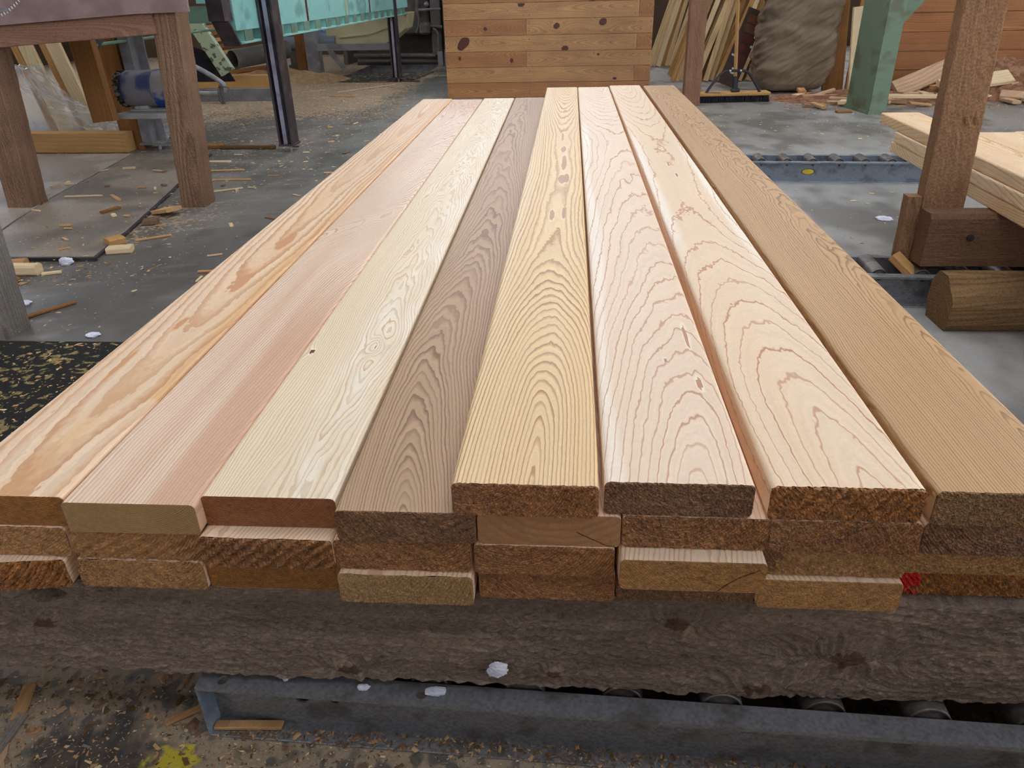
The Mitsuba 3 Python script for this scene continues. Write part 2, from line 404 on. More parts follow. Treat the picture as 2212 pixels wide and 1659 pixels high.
def floor_color(p, n, uv):
    big = mikit.fbm(p.x * 0.9 + 3, p.y * 0.6, 0, 3)
    mid = mikit.fbm(p.x * 5, p.y * 3 + 9, 0.5, 3)
    fine = mikit.noise(p.x * 160, p.y * 160, 1.5)
    grit = mikit.noise(p.x * 420, p.y * 420, 3.5)
    span = mikit.smoothstep(-0.02, 0.02, p.x - 0.62 + 0.03 * (mid - 0.5))          # painted sky sheen: floor colour turns paler right of the stack
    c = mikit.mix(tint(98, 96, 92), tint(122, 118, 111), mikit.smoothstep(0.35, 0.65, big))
    c = mikit.mix(c, mikit.mix(tint(134, 131, 124), tint(152, 151, 147), mikit.smoothstep(0.3, 0.6, big)), span)
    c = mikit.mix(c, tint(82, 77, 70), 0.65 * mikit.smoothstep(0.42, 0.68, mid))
    scuff = mikit.fbm(p.x * 4.5 + p.y * 2.5, p.y * 11 - p.x * 4, 4.5, 3)
    c = mikit.mix(c, tint(150, 143, 132), 0.28 * mikit.smoothstep(0.5, 0.75, scuff))
    c = c * (0.92 + 0.16 * fine)
    # sawdust: lies thick round the machine and under the near conveyor, thin elsewhere
    near = mikit.smoothstep(0.75, 0.15, p.y + 0.5 * (mid - 0.5))
    left = mikit.smoothstep(-1.0, -1.7, p.x + 0.5 * (mid - 0.5)) * mikit.smoothstep(1.2, 2.2, p.y)
    back = mikit.smoothstep(4.6, 5.8, p.y + 1.2 * (mid - 0.5)) * mikit.smoothstep(-0.6, -1.7, p.x) + mikit.smoothstep(5.0, 5.7, p.y + 0.6 * (mid - 0.5)) * mikit.smoothstep(1.3, 2.1, p.x)
    amount = dr.clip(0.06 + 0.80 * near + 0.46 * left + 0.45 * back + 0.25 * mikit.smoothstep(0.6, 0.75, mikit.fbm(p.x * 2.1, p.y * 1.4 + 4, 2.5, 3)), 0, 0.95)
    grain = 0.5 * mikit.noise(p.x * 90, p.y * 70, 7.5) + 0.3 * mikit.noise(p.x * 55, p.y * 55, 8.5) + 0.2 * mikit.noise(p.x * 13, p.y * 13, 2.5)
    dust = mikit.smoothstep(0.9 - 0.62 * amount, 1.0 - 0.62 * amount, grain)
    dc = mikit.mix(tint(158, 136, 110), tint(188, 168, 142), grit)
    dc = mikit.mix(dc, tint(118, 94, 72), mikit.smoothstep(0.6, 0.8, mikit.noise(p.x * 70, p.y * 70, 4.5)))
    c = mikit.mix(c, dc, 0.8 * dust)
    # black wet stain, and a splash of yellow marking paint beside the near rail
    dd = dr.sqrt(dr.square((p.x + 0.47) / 0.10) + dr.square((p.y + 0.03) / 0.07)) + 0.9 * (mikit.fbm(p.x * 22, p.y * 22, 0, 3) - 0.5)
    c = mikit.mix(c, tint(58, 57, 56), 0.8 * mikit.smoothstep(1.1, 0.7, dd))
    yd = dr.sqrt(dr.square((p.x + 0.363) / 0.028) + dr.square((p.y + 0.018) / 0.022)) + 1.5 * (mikit.fbm(p.x * 60, p.y * 60, 0, 3) - 0.5)
    c = mikit.mix(c, tint(214, 196, 40), 0.8 * mikit.smoothstep(1.1, 0.75, yd) * mikit.smoothstep(0.3, 0.5, fine + 0.2))
    return dr.clip(c, 0.003, 0.95)


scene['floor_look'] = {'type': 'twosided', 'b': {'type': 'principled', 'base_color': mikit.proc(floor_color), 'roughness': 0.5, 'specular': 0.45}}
PIT = (-2.30, -1.42, 8.26, 9.20)
gx = np.unique(np.concatenate([np.linspace(-7, 6.6, 46), PIT[:2]])); gy = np.unique(np.concatenate([np.linspace(-5, 11, 52), PIT[2:]]))
X_, Y_ = np.meshgrid(gx, gy); ii = np.arange(X_.size).reshape(X_.shape)
fq = np.stack([ii[:-1, :-1], ii[:-1, 1:], ii[1:, 1:], ii[1:, :-1]], -1).reshape(-1, 4)
fc = np.column_stack([(X_[:-1, :-1] + X_[1:, 1:]).ravel() / 2, (Y_[:-1, :-1] + Y_[1:, 1:]).ravel() / 2])
fq = fq[~((fc[:, 0] > PIT[0]) & (fc[:, 0] < PIT[1]) & (fc[:, 1] > PIT[2]) & (fc[:, 1] < PIT[3]))]
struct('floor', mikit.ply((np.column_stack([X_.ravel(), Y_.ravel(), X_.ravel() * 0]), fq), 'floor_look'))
struct('floor_pit_side', pm(join(box((PIT[0] - 0.05, PIT[2] - 0.05, -0.7), (PIT[0], PIT[3] + 0.05, -0.001)), box((PIT[1], PIT[2] - 0.05, -0.7), (PIT[1] + 0.05, PIT[3] + 0.05, -0.001)),
                             box((PIT[0], PIT[2] - 0.05, -0.7), (PIT[1], PIT[2], -0.001)), box((PIT[0], PIT[3], -0.7), (PIT[1], PIT[3] + 0.05, -0.001))), C_STEELG, 'matte'))
struct('floor_pit', pm(box((-2.45, 8.15, -0.75), (-1.38, 9.25, -0.7)), C_STEELG, 'matte'))


def shell(name, rects, axis, at, th, c=C_WALL):
    outer = Polygon(rects[0])
    for h in rects[1:]: outer = outer.difference(Polygon(h))
    struct(name, pm(extrude(outer, axis, at, th), c, 'matte'))


def rc(a, b, c, d): return [(a, b), (c, b), (c, d), (a, d)]


ZR = 4.6
shell('wall_back', [rc(-7, 0, 6.6, ZR), rc(-2.5, 1.5, 6.0, 4.2)], 'y', 11.0, 0.1)
shell('wall_left', [rc(-5, 0, 11, ZR), rc(5.5, 1.0, 9.5, 3.2)], 'x', -7.1, 0.1)
shell('wall_right', [rc(-5, 0, 11, ZR), rc(-3.6, 0.0, 3.6, 4.0), rc(5.2, 1.2, 9.5, 3.6)], 'x', 6.6, 0.1)
shell('wall_front', [rc(-7, 0, 6.6, ZR), rc(-6.0, 0.8, 4.5, 4.0)], 'y', -5.1, 0.1)
shell('wall_partition', [rc(-1.5, 0, 2.2, 1.25)], 'y', -1.75, 0.03, C_WALL)  # added unseen panel that cuts frontal light on the stack ends
shell('ceiling', [rc(-7.1, -5.1, 6.7, 11.1), rc(-1.2, -1.7, 2.6, -0.3), rc(-1.5, 0.5, 3.5, 2.1), rc(-1.5, 4.0, 3.5, 5.6), rc(-5.0, 4.6, -2.0, 5.8)], 'z', ZR, 0.1, C_ROOF)

# ------------------------------------------------------------------ planed boards of the near stack
BW, BT = 0.140, 0.0375


def spline(pts):
    a = np.array(pts, float)
    f = PchipInterpolator(a[:, 0], a[:, 1], extrapolate=False)
    return lambda y: f(np.clip(y, a[0, 0], a[-1, 0]))


def sq(X, Y, x, y, rx, ry, jag=0.35, seed=0):
    d = np.sqrt(((X - x) / rx) ** 2 + ((Y - y) / ry) ** 2)
    d = d + jag * (meshkit.fbm(np.column_stack([X * 70, Y * 22, X * 0 + seed]), 2, seed) - 0.5)
    return np.clip((1.15 - d) / 0.3, 0, 1)


def rings(spec, X, Y, Z):
    """ring coordinate on and in a board: X across, Y along, Z below the top face"""
    seed = spec['seed']
    q = np.column_stack([X * 7, Y * spec.get('wf', 2.2), X * 0 + seed])
    wx = spec.get('warp', 0.03) * (meshkit.fbm(q, 3, seed) - 0.5)
    q2 = np.column_stack([X * 55, Y * spec.get('jf', 9), X * 0 + seed + 3])
    jag = spec.get('jag', 0.008) * (meshkit.fbm(q2, 3, seed + 1) - 0.5)
    x0, d0 = spline(spec['xc'])(Y), spline(spec['d'])(Y)
    for (kx, ky, rr, h) in spec.get('knots', ()):
        g = np.exp(-((X - kx) / rr) ** 2 - ((Y - ky) / (rr * 2.6)) ** 2)
        d0 = d0 + h * g
    r = np.sqrt(((X - x0 + wx) * spec.get('a', 1.0)) ** 2 + (np.maximum(d0, 0) + Z * 0.9 + jag) ** 2 + 1e-6)
    return r / spec['s']


def tone_of(spec, X, Y):
    seed = spec['seed']
    t = 0.10 + 0.5 * np.clip(meshkit.fbm(np.column_stack([X * 22, Y * 0.7, X * 0 + seed]), 3, seed + 9) * 2.2 - 0.6, 0, 1)
    if 'band' in spec: t = spec['band'](X, Y, t)
    for j, (x, y, rx, ry) in enumerate(spec.get('marks', ())):
        m = sq(X, Y, x, y, rx, ry, seed=seed + j)
        t = t * (1 - m) + 0.97 * m
    return np.clip(t, 0.01, 0.98)


def generic(seed, s=0.0045):
    g = np.random.default_rng(seed)
    ys = [0, 0.7, 1.4, 2.2, 3.2]
    return dict(seed=seed, s=s, xc=[(y, g.uniform(0.0, 0.14)) for y in ys], d=list(zip(ys, np.cumsum(g.uniform(0.005, 0.04, 5)))))


EDGE = rrect(BW, BT, 0.0055, 46, 4, 4)
EDGE_LOW = rrect(BW, BT, 0.0055, 14, 2, 3)


def lumber(key, x0, y0, ztop, yaw, L, k, spec, end_k, end, fine=True, ring_c=None, w=BW, skew=0.0):
    """body and sawn end of one board: x0, y0 = its front left top corner"""
    prof = EDGE if fine else EDGE_LOW
    prof = prof * [w / BW, 1]
    ts = np.unique(np.concatenate([np.linspace(0, 0.4, 51), np.linspace(0.4, L, int(L / 0.009))])) if fine else np.array([0, 0.01, 0.03, 0.08, 0.2, 0.5, 1.2, 2.0, L])
    V, F = loft(prof, ts, (False, True))
    X, Z, Y = V[:, 0] + w / 2, BT / 2 - V[:, 1], V[:, 2]
    uv = np.column_stack([rings(spec, X, Y, Z), k + tone_of(spec, X, Y)])
    Rz = rot_z(-yaw); o = np.array([x0, y0, ztop])

    def world(X, Y, Z):
        g = np.column_stack([X, Y + skew * X, -Z])
        return o + g @ Rz.T
    # the front rim is chipped by the saw: its first ring goes in and out by a millimetre
    Yw = Y.copy()
    first = np.arange(len(prof)); g = np.random.default_rng(spec['seed'] + 50)
    Yw[first] += end['amp'] * 0.8 * (g.random(len(prof)) - 0.5)
    put('body', mikit.ply((world(X, Yw, Z), F), 'planed', False, uv=uv), key)
    # the end: a relief of saw marks and torn fibre, with the rings of the trunk
    nx, nz = (210, 58) if end.get('vis', True) else (60, 16)
    gx, gz = np.meshgrid(np.linspace(0, w, nx), np.linspace(0, BT, nz))
    x, z = gx.ravel(), gz.ravel(); r = 0.0055
    cx, cz = np.clip(x, r, w - r), np.clip(z, r, BT - r)
    dx, dz = x - cx, z - cz; d = np.hypot(dx, dz); m = np.maximum(np.abs(dx), np.abs(dz))
    f = np.where(d > 1e-9, m / np.maximum(d, 1e-9), 1); x, z = cx + dx * f, cz + dz * f
    cxr, czr = ring_c if ring_c else (spec['xc'][0][1], -spec['d'][0][1] - 0.02)
    rr = np.sqrt((x - cxr) ** 2 + (z - czr) ** 2)
    F2 = rr / end['s'] + 0.5 * meshkit.fbm(np.column_stack([x * 60, z * 60, x * 0 + spec['seed']]), 2, 3)
    rim = np.minimum.reduce([gx.ravel(), w - gx.ravel(), gz.ravel(), BT - gz.ravel()])
    P = np.column_stack([x, z, x * 0 + spec['seed']])
    torn = meshkit.noise(P * [900, 700, 1], 11) - 0.5 + 0.7 * (meshkit.noise(P * [430, 330, 1], 12) - 0.5) + 0.35 * (meshkit.noise(P * [130, 100, 1], 13) - 0.5)
    ru, rv = (x - cxr) / np.maximum(rr, 1e-4), (z - czr) / np.maximum(rr, 1e-4)
    ridge = (F2 % 1.0) - 0.5
    hgt = end['amp'] * (torn + end.get('ridge', 0.5) * ridge)
    a = math.radians(end.get('saw', 35)); saw = end.get('sawa', 0.0) * np.sin((x * math.cos(a) + z * math.sin(a)) * 2 * np.pi / 0.011 + 2 * meshkit.noise(P * [40, 40, 1], 2))
    y = -np.abs(end['amp']) * 0.6 - hgt - saw * end['amp']
    for c in end.get('crack', ()):
        c = np.array(c, float)
        for a0, b0 in zip(c[:-1], c[1:]):
            ab = b0 - a0; tt = np.clip(((x - a0[0]) * ab[0] + (z - a0[1]) * ab[1]) / (ab @ ab), 0, 1)
            y += 0.006 * np.clip(1 - np.hypot(x - a0[0] - tt * ab[0], z - a0[1] - tt * ab[1]) / 0.0009, 0, 1)
    edge = rim < 1e-6
    y[edge] = 0.0008 - end['amp'] * np.random.default_rng(spec['seed']).random(edge.sum())
    i = np.arange(nz * nx).reshape(nz, nx)
    q = np.stack([i[:-1, :-1], i[1:, :-1], i[1:, 1:], i[:-1, 1:]], -1).reshape(-1, 4)
    Ft = np.vstack([q[:, [0, 1, 2]], q[:, [0, 2, 3]]])
    tone = 0.08 + 0.6 * np.clip(meshkit.fbm(P * [26, 40, 1], 3, 21) * 1.8 - 0.4, 0, 1)
    for j, (mx, mz, rx, rz) in enumerate(end.get('marks', ())):
        mm = np.clip((1.2 - np.sqrt(((x - mx) / rx) ** 2 + ((z - mz) / rz) ** 2) - 0.8 * (meshkit.noise(P * [200, 200, 1], 5) - 0.5)) / 0.5, 0, 1)
        tone = tone * (1 - mm) + 0.97 * mm
    put('sawn_end', mikit.ply((world(x, y, z), Ft), 'sawn_end_look', False, uv=np.column_stack([F2, end_k + np.clip(tone, 0.01, 0.98)])), key, label=end.get('label', 'rough sawn end grain'))


def stepb(a, b, x): t = np.clip((x - a) / (b - a), 0, 1); return t * t * (3 - 2 * t)


TOP4, TOP3, TOP2, TOP1 = 0.410, 0.372, 0.334, 0.296
SMOOTH = dict(amp=0.00022, s=0.0024, ridge=0.3); ROUGH = dict(amp=0.0019, s=0.0030, ridge=0.7); TORN = dict(amp=0.0032, s=0.0046, ridge=1.0, sawa=0.4)
SP = {}
SP['A'] = dict(seed=11, s=0.0095, warp=0.03, jag=0.006, xc=[(0, 0.075), (0.4, 0.08), (1.1, 0.072), (3.1, 0.075)],
               d=[(0, 0.093), (0.39, 0.077), (0.55, 0.068), (0.76, 0.059), (1.13, 0.050), (1.86, 0.032), (2.3, 0.022), (3.1, 0.0)],
               marks=[(0.085, 0.62, 0.010, 0.05), (0.085, 0.86, 0.012, 0.06), (0.058, 0.44, 0.006, 0.03), (0.04, 0.30, 0.005, 0.05)],
               band=lambda X, Y, t: np.clip(t * 0.5 + 0.55 * np.exp(-((X - 0.075 - 0.012 * np.sin(3 * Y)) / 0.02) ** 2) * (meshkit.noise(np.column_stack([X * 40, Y * 2, X * 0]), 4)) + 0.5 * stepb(0.105, 0.135, X) * (Y > 0.2), 0, 0.78))
SP['B'] = dict(seed=23, s=0.0046, warp=0.035, jag=0.012, jf=6, xc=[(0, -0.10), (0.7, -0.06), (1.3, 0.16), (2.0, 0.15), (3.1, 0.05)],
               d=[(0, 0.03), (0.7, 0.035), (1.2, 0.06), (2.0, 0.15), (2.5, 0.19), (3.1, 0.20)],
               band=lambda X, Y, t: np.clip(t * 0.35 + 0.6 * stepb(0.082, 0.10, X + 0.02 * Y) * (1 - stepb(0.35, 0.75, Y)) + 0.35 * np.exp(-((X - 0.05) / 0.012) ** 2) * (1 - stepb(0.5, 1.0, Y)) + 0.45 * stepb(2.4, 2.8, Y), 0, 0.78))
SP['C'] = dict(seed=37, s=0.0037, warp=0.04, wf=3, jag=0.016, jf=8, xc=[(0, 0.10), (0.35, 0.105), (0.8, 0.09), (1.5, 0.085), (3.1, 0.075)],
               d=[(0, 0.035), (0.25, 0.022), (0.36, 0.012), (0.6, 0.028), (1.2, 0.05), (2.0, 0.085), (3.1, 0.13)],
               knots=[(0.014, 0.34, 0.010, 0.030), (0.100, 0.357, 0.014, 0.022)], marks=[(0.014, 0.338, 0.0045, 0.012), (0.101, 0.357, 0.003, 0.008)],
               band=lambda X, Y, t: np.clip(0.1 + 0.7 * stepb(0.07, 0.10, X + 0.02 * np.sin(5 * Y)) * np.clip(meshkit.fbm(np.column_stack([X * 60, Y * 9, X * 0]), 3, 6) * 2 - 0.4, 0, 1), 0, 0.78))
SP['D'] = dict(seed=41, s=0.0031, warp=0.022, jag=0.006, xc=[(0, 0.072), (0.36, 0.045), (0.9, 0.066), (1.77, 0.04), (3.1, 0.06)],
               d=[(0, 0.004), (0.1, 0.018), (0.36, 0.042), (0.6, 0.056), (0.9, 0.072), (1.3, 0.085), (1.8, 0.095), (3.1, 0.11)])
SP['P'] = dict(seed=53, s=0.0041, warp=0.012, jag=0.0045, jf=7, xc=[(0, 0.074), (0.35, 0.08), (0.7, 0.076), (1.4, 0.09), (3.1, 0.085)],
               d=[(0, 0.002), (0.12, 0.012), (0.34, 0.044), (0.56, 0.074), (0.72, 0.084), (1.0, 0.088), (1.8, 0.087), (2.1, 0.08), (3.1, 0.035)],
               marks=[(0.074, 0.93, 0.007, 0.045), (0.098, 0.95, 0.006, 0.05), (0.090, 1.25, 0.010, 0.05), (0.102, 1.26, 0.008, 0.05), (0.094, 1.44, 0.008, 0.11), (0.092, 1.62, 0.009, 0.05), (0.086, 1.82, 0.005, 0.08), (0.09, 2.35, 0.009, 0.03)],
               band=lambda X, Y, t: np.clip(t * 0.6 + 0.5 * stepb(0.03, 0.0, X + 0.01 * np.sin(4 * Y)) * stepb(0.3, 0.6, Y), 0, 0.78))
SP['Q'] = dict(seed=61, s=0.0088, warp=0.03, wf=2.0, jag=0.009, jf=9, xc=[(0, 0.085), (0.2, 0.105), (0.8, 0.13), (1.8, 0.12), (3.1, 0.07)],
               d=[(0, 0.012), (0.1, 0.03), (0.38, 0.075), (0.76, 0.115), (1.2, 0.145), (1.75, 0.17), (2.3, 0.13), (3.1, 0.03)],
               marks=[(0.085, 0.26, 0.003, 0.01), (0.12, 0.33, 0.004, 0.05), (0.118, 0.20, 0.004, 0.02)],
               band=lambda X, Y, t: np.clip(t * 0.3 + 0.8 * stepb(0.026, 0.012, X + 0.006 * np.sin(6 * Y)) * (1 - stepb(1.7, 2.2, Y)), 0, 0.78))
SP['R'] = dict(seed=71, s=0.0112, warp=0.02, jag=0.0065, jf=10, xc=[(0, 0.092), (0.25, 0.075), (0.5, 0.07), (0.9, 0.05), (1.5, 0.075), (3.1, 0.06)],
               d=[(0, 0.018), (0.23, 0.045), (0.52, 0.085), (0.8, 0.115), (1.1, 0.125), (1.8, 0.12), (2.3, 0.085), (3.1, 0.02)], marks=[(0.075, 1.28, 0.004, 0.03), (0.068, 1.40, 0.004, 0.025)],
               band=lambda X, Y, t: np.clip(t * 0.3 + 0.75 * stepb(0.03, 0.01, X) * stepb(0.55, 0.9, Y) * (1 - stepb(1.6, 2.0, Y)) + 0.75 * stepb(0.118, 0.13, X) * stepb(0.5, 0.8, Y) * (1 - stepb(1.3, 1.8, Y)), 0, 0.78))
SP['S'] = dict(seed=83, a=1.3, s=0.0044, warp=0.022, wf=3.5, jag=0.014, jf=12, xc=[(0, 0.132), (0.5, 0.124), (1.2, 0.116), (1.7, 0.10), (2.4, 0.07), (3.1, 0.06)],
               d=[(0, 0.004), (0.2, 0.016), (0.5, 0.04), (0.9, 0.066), (1.4, 0.09), (2.0, 0.115), (2.5, 0.13), (3.1, 0.17)])

ROW = 'cedar boards of the near stack'
BOARDS = [
    # name, x0, y0, top, yaw, length, kind, end kind, end style, label
    ('P', 0.000, 0.000, TOP4, .005, 3.077, K_P, E_BROWN, dict(ROUGH, s=0.0026), 'golden top-course cedar board with bold brown arches nested along its middle'),
    ('Q', 0.145, 0.007, TOP4, .004, 3.064, K_Q, E_DARK, dict(ROUGH, s=0.0028), 'pale pinkish top-course cedar board with a white stripe down its left edge'),
    ('R', 0.299, 0.006, TOP4, .001, 3.115, K_R, E_FIRE, dict(TORN, amp=0.0026), 'cream top-course cedar board with few thin orange grain loops and a torn orange end'),
    ('S', 0.4465, 0.003, TOP4, .003, 3.095, K_S, E_OLIVE, dict(ROUGH, s=0.0022), 'tan brown top-course cedar board along the right edge of the stack'),
    ('A', -0.544, 0.012, TOP3, -.004, 3.024, K_A, E_ORANGE, dict(SMOOTH, amp=0.0004), 'leftmost upper cedar board, cream with broad orange flame streaks'),
    ('B', -0.402, 0.004, TOP3, -.004, 3.001, K_B, E_PALE, dict(SMOOTH, s=0.0022, label='smooth end with fine rings'), 'upper cedar board striped pink and white, with a smooth greyish ringed end'),
    ('C', -0.263, 0.020, TOP3, -.003, 3.015, K_C, E_RED, dict(SMOOTH, amp=0.0004), 'pale yellow upper cedar board with two small knots and a red-brown end'),
    ('D', -0.119, 0.002, TOP3, -.003, 3.042, K_D, E_DARK, dict(ROUGH, amp=0.0014), 'dark tan upper cedar board left of the golden arched board'),
    ('E3', 0.0225, 0.003, TOP3, 0, 3.05, K_LOW, E_PINK, dict(SMOOTH, s=0.009, label='smooth pinkish end with a crack', crack=[[(0.098, 0.021), (0.113, 0.029), (0.127, 0.0365), (0.139, 0.037)]]), 'cedar board with smooth pink end directly under the golden arched board'),
    ('F3', 0.164, 0.005, TOP3, 0, 3.05, K_LOW, E_BROWN, ROUGH, 'cedar board with a dark rough end under the white-striped board'),
    ('G3', 0.304, 0.004, TOP3, 0, 3.05, K_LOW, E_BROWN, dict(ROUGH, s=0.0034, ridge=1.0), 'cedar board with curved ring ridges on its end, under the cream looped board'),
    ('H3', 0.446, 0.006, TOP3, 0, 3.05, K_LOW, E_DARK, ROUGH, 'cedar board with a very dark end under the tan brown right-edge board'),
    ('A2', -0.553, 0.010, TOP2, 0, 3.04, K_LOW, E_TAN, ROUGH, 'leftmost cedar board of the middle course, rough brown end with pale rim'),
    ('B2', -0.408, 0.009, TOP2, 0, 3.04, K_LOW, E_TAN, dict(ROUGH, sawa=0.8, saw=60), 'middle-course cedar board with diagonal saw grooves under the smooth ringed end'),
    ('C2', -0.266, 0.002, TOP2, 0, 3.04, K_LOW, E_BROWN, dict(TORN, amp=0.0024, sawa=0.7, saw=50), 'middle-course cedar board with a deeply grooved end under the red-brown end'),
    ('D2', -0.126, 0.004, TOP2, 0, 3.04, K_LOW, E_BROWN, ROUGH, 'middle-course cedar board with a plain furry brown end, fourth from the left'),
    ('E2', 0.018, 0.002, TOP2, 0, 3.04, K_LOW, E_BROWN, dict(ROUGH, amp=0.0014), 'middle-course cedar board with glinting rough end below the smooth pink end'),
    ('F2', 0.162, -0.014, TOP2, 0, 3.04, K_LOW, E_TAN, dict(SMOOTH, amp=0.0005, label='clean tan end with a diagonal crack', crack=[[(0.133, 0.009), (0.122, 0.015), (0.112, 0.021), (0.103, 0.029), (0.096, 0.037)]]), 'middle-course cedar board sticking out with a clean tan cracked end'),
    ('G2', 0.304, 0.014, TOP2, 0, 3.04, K_LOW, E_TAN, dict(ROUGH, marks=[(0.0, 0.02, 0.02, 0.02)]), 'middle-course cedar board with an orange-tinged rough end, second from the right'),
    ('H2', 0.446, 0.022, TOP2, 0, 3.04, K_LOW, E_TAN, dict(ROUGH, s=0.004), 'rightmost middle-course cedar board, only a thin strip of its end showing'),
    ('A1', -0.562, -0.012, TOP1, -.02, 3.04, K_LOW, E_FIRE, dict(TORN, amp=0.0026), 'leftmost bottom-course cedar board, sticking out with a splintery slanted end'),
    ('B1', -0.411, 0.006, TOP1, 0, 3.04, K_LOW, E_TAN, ROUGH, 'bottom-course cedar board with a rough even end, second from the left'),
    ('C1', -0.270, 0.010, TOP1, 0, 3.04, K_LOW, E_ORANGE, dict(SMOOTH, amp=0.0005, s=0.0032), 'bottom-course cedar board with a smooth orange-tan end, third from the left'),
    ('D1', -0.124, -0.004, TOP1, 0, 3.04, K_LOW, E_PALE, dict(ROUGH, s=0.0036, ridge=1.0, label='pale end with curved ring ridges'), 'bottom-course cedar board sticking out with a pale ridged ring-marked end'),
    ('E1', 0.0205, 0.008, TOP1, 0, 3.04, K_LOW, E_BROWN, ROUGH, 'bottom-course cedar board with a rough brown end, fifth from the left'),
    ('F1', 0.1625, 0.012, TOP1, 0, 3.04, K_LOW, E_DARK, ROUGH, 'bottom-course cedar board with a dark end, mostly hidden under the clean tan cracked end'),
    ('G1', 0.3035, 0.006, TOP1, 0, 3.04, K_LOW, E_TAN, dict(ROUGH, amp=0.0007, s=0.0022), 'bottom-course cedar board with a fine tan end beside the red-painted end'),
    ('H1', 0.4515, 0.034, TOP1, 0, 3.04, K_LOW, E_FIRE, dict(TORN, marks=[(0.006, 0.016, 0.018, 0.03)], label='torn end splashed with red paint'), 'rightmost bottom-course cedar board, torn end splashed with red paint'),
]
for j, (nm, x0, y0, zt, yaw, L, k, ek, est, lb) in enumerate(BOARDS):
    key = thing('cedar_board', lb, 'board', ROW)
    spec = SP.get(nm) or generic(200 + 3 * j)
    lumber(key, x0, y0, zt, yaw, L, k, spec, ek, est, fine=nm in SP, ring_c=(0.02 + 0.1 * ((j * 37) % 10) / 10, -0.03 - 0.05 * ((j * 53) % 7) / 7), skew=0.10 if nm == 'A1' else 0.0)

# ------------------------------------------------------------------ rough timber under the stack
def big_timber(name, x0, x1, y0, y1, z0, z1, label, k=W_BUNK, knots=(), notch=None, seed=3, dx=0.0019, amp=0.0030, mat='sawn', bow=0.0):
    """a rough sawn timber along x: the front, top and back are one relief, wrapped round the section"""
    h, d = z1 - z0, y1 - y0
    nf, nt = int(h / dx), int(d / 0.008)
    sec = [(0, -h / 2 + h * i / nf) for i in range(nf + 1)] + [(d * i / nt, h / 2) for i in range(1, nt + 1)] + [(d, h / 2 - h * i / 10) for i in range(1, 11)] + [(d - d * i / 10, -h / 2) for i in range(1, 10)]
    sec = np.array(sec); r = 0.004
    xs = np.linspace(x0, x1, int((x1 - x0) / dx)); K = len(sec)
    S, X = np.tile(sec, (len(xs), 1)), np.repeat(xs, K)
    yy, zz = S[:, 0], S[:, 1] + (z0 + z1) / 2
    P = np.column_stack([X, yy, zz])
    swirl = np.zeros(len(X))
    for (kx, kz, kr) in knots:
        swirl += np.exp(-((X - kx) / (kr * 2.2)) ** 2 - ((zz - kz) / kr) ** 2) * kr * 1.3 * np.sign(zz - kz + 1e-9)
    wz = zz + swirl + 0.02 * (meshkit.fbm(np.column_stack([X * 3.2, yy * 2, zz * 6]), 2, seed) - 0.5)
    g1 = meshkit.fbm(np.column_stack([X * 70, yy * 120, wz * 190]), 3, seed + 1) - 0.5
    g2 = meshkit.noise(np.column_stack([X * 150 + wz * 260, yy * 300, wz * 330]), seed + 2) - 0.5
    g3 = meshkit.fbm(np.column_stack([X * 9, yy * 30, wz * 40]), 2, seed + 4) - 0.5
    hgt = amp * (2.2 * g1 + 1.2 * g2 + 1.0 * g3)
    tone = 0.06 + 0.65 * np.clip(meshkit.fbm(np.column_stack([X * 5, yy * 20, wz * 24]), 3, seed + 6) * 2 - 0.5, 0, 1)
    for (kx, kz, kr) in knots:
        m = np.exp(-((X - kx) / kr) ** 2 - ((zz - kz) / (kr * 0.7)) ** 2) * (yy < d * 0.5) * (0.6 + 0.8 * meshkit.fbm(np.column_stack([X * 150, wz * 150, X * 0]), 2, seed))
        tone = np.where(m > 0.62, 0.86 + 0.05 * m, tone); hgt += amp * 1.5 * m
    # waney lower arris
    low = -0.001 + 0.006 * meshkit.fbm(np.column_stack([X * 7, X * 0, X * 0 + seed]), 4, seed + 8)
    ny = np.where(yy <= 1e-9, -1.0, np.where(yy >= d - 1e-9, 1.0, 0.0)); nz = np.where(np.abs(S[:, 1] - h / 2) < 1e-9, 1.0, np.where(np.abs(S[:, 1] + h / 2) < 1e-9, -1.0, 0.0))
    bottom = np.clip(1 - (zz - z0) / 0.03, 0, 1)
    Y = y0 + yy + ny * hgt - 0.014 * (np.clip((zz - z0) / h, 0, 1)) * (ny < 0)
    Zw = zz + nz * hgt * 0.7 + low * bottom
    if notch:
        nxm, nzm, nr = notch
        m = np.clip(1.3 - np.sqrt(((X - nxm) / nr) ** 2 + ((zz - nzm) / (nr * 0.45)) ** 2), 0, 1) * (ny < 0)
        Y += 0.03 * stepb(0, 0.6, m)
    V = np.column_stack([X, Y, Zw])
    i = np.arange(K); jn = (i + 1) % K; F = []
    for s in range(len(xs) - 1):
        a, b = s * K, (s + 1) * K
        F += [np.stack([a + jn, a + i, b + jn], 1), np.stack([b + jn, a + i, b + i], 1)]
    n = len(V); V = np.vstack([V, [[x0, (y0 + y1) / 2, (z0 + z1) / 2], [x1, (y0 + y1) / 2, (z0 + z1) / 2]]])
    e = (len(xs) - 1) * K
    F += [np.stack([i, jn, i * 0 + n], 1), np.stack([e + jn, e + i, i * 0 + n + 1], 1)]
    uvx = np.append((wz * 90 + yy * 60 + 1.5 * g1), [0, 0]); uvt = np.append(tone, [0.3, 0.3])
    key = put(name, mikit.ply((V, np.concatenate(F)), mat, False, uv=np.column_stack([uvx, k + np.clip(uvt, 0.01, 0.97)])))
    return tag(key, label, 'timber')


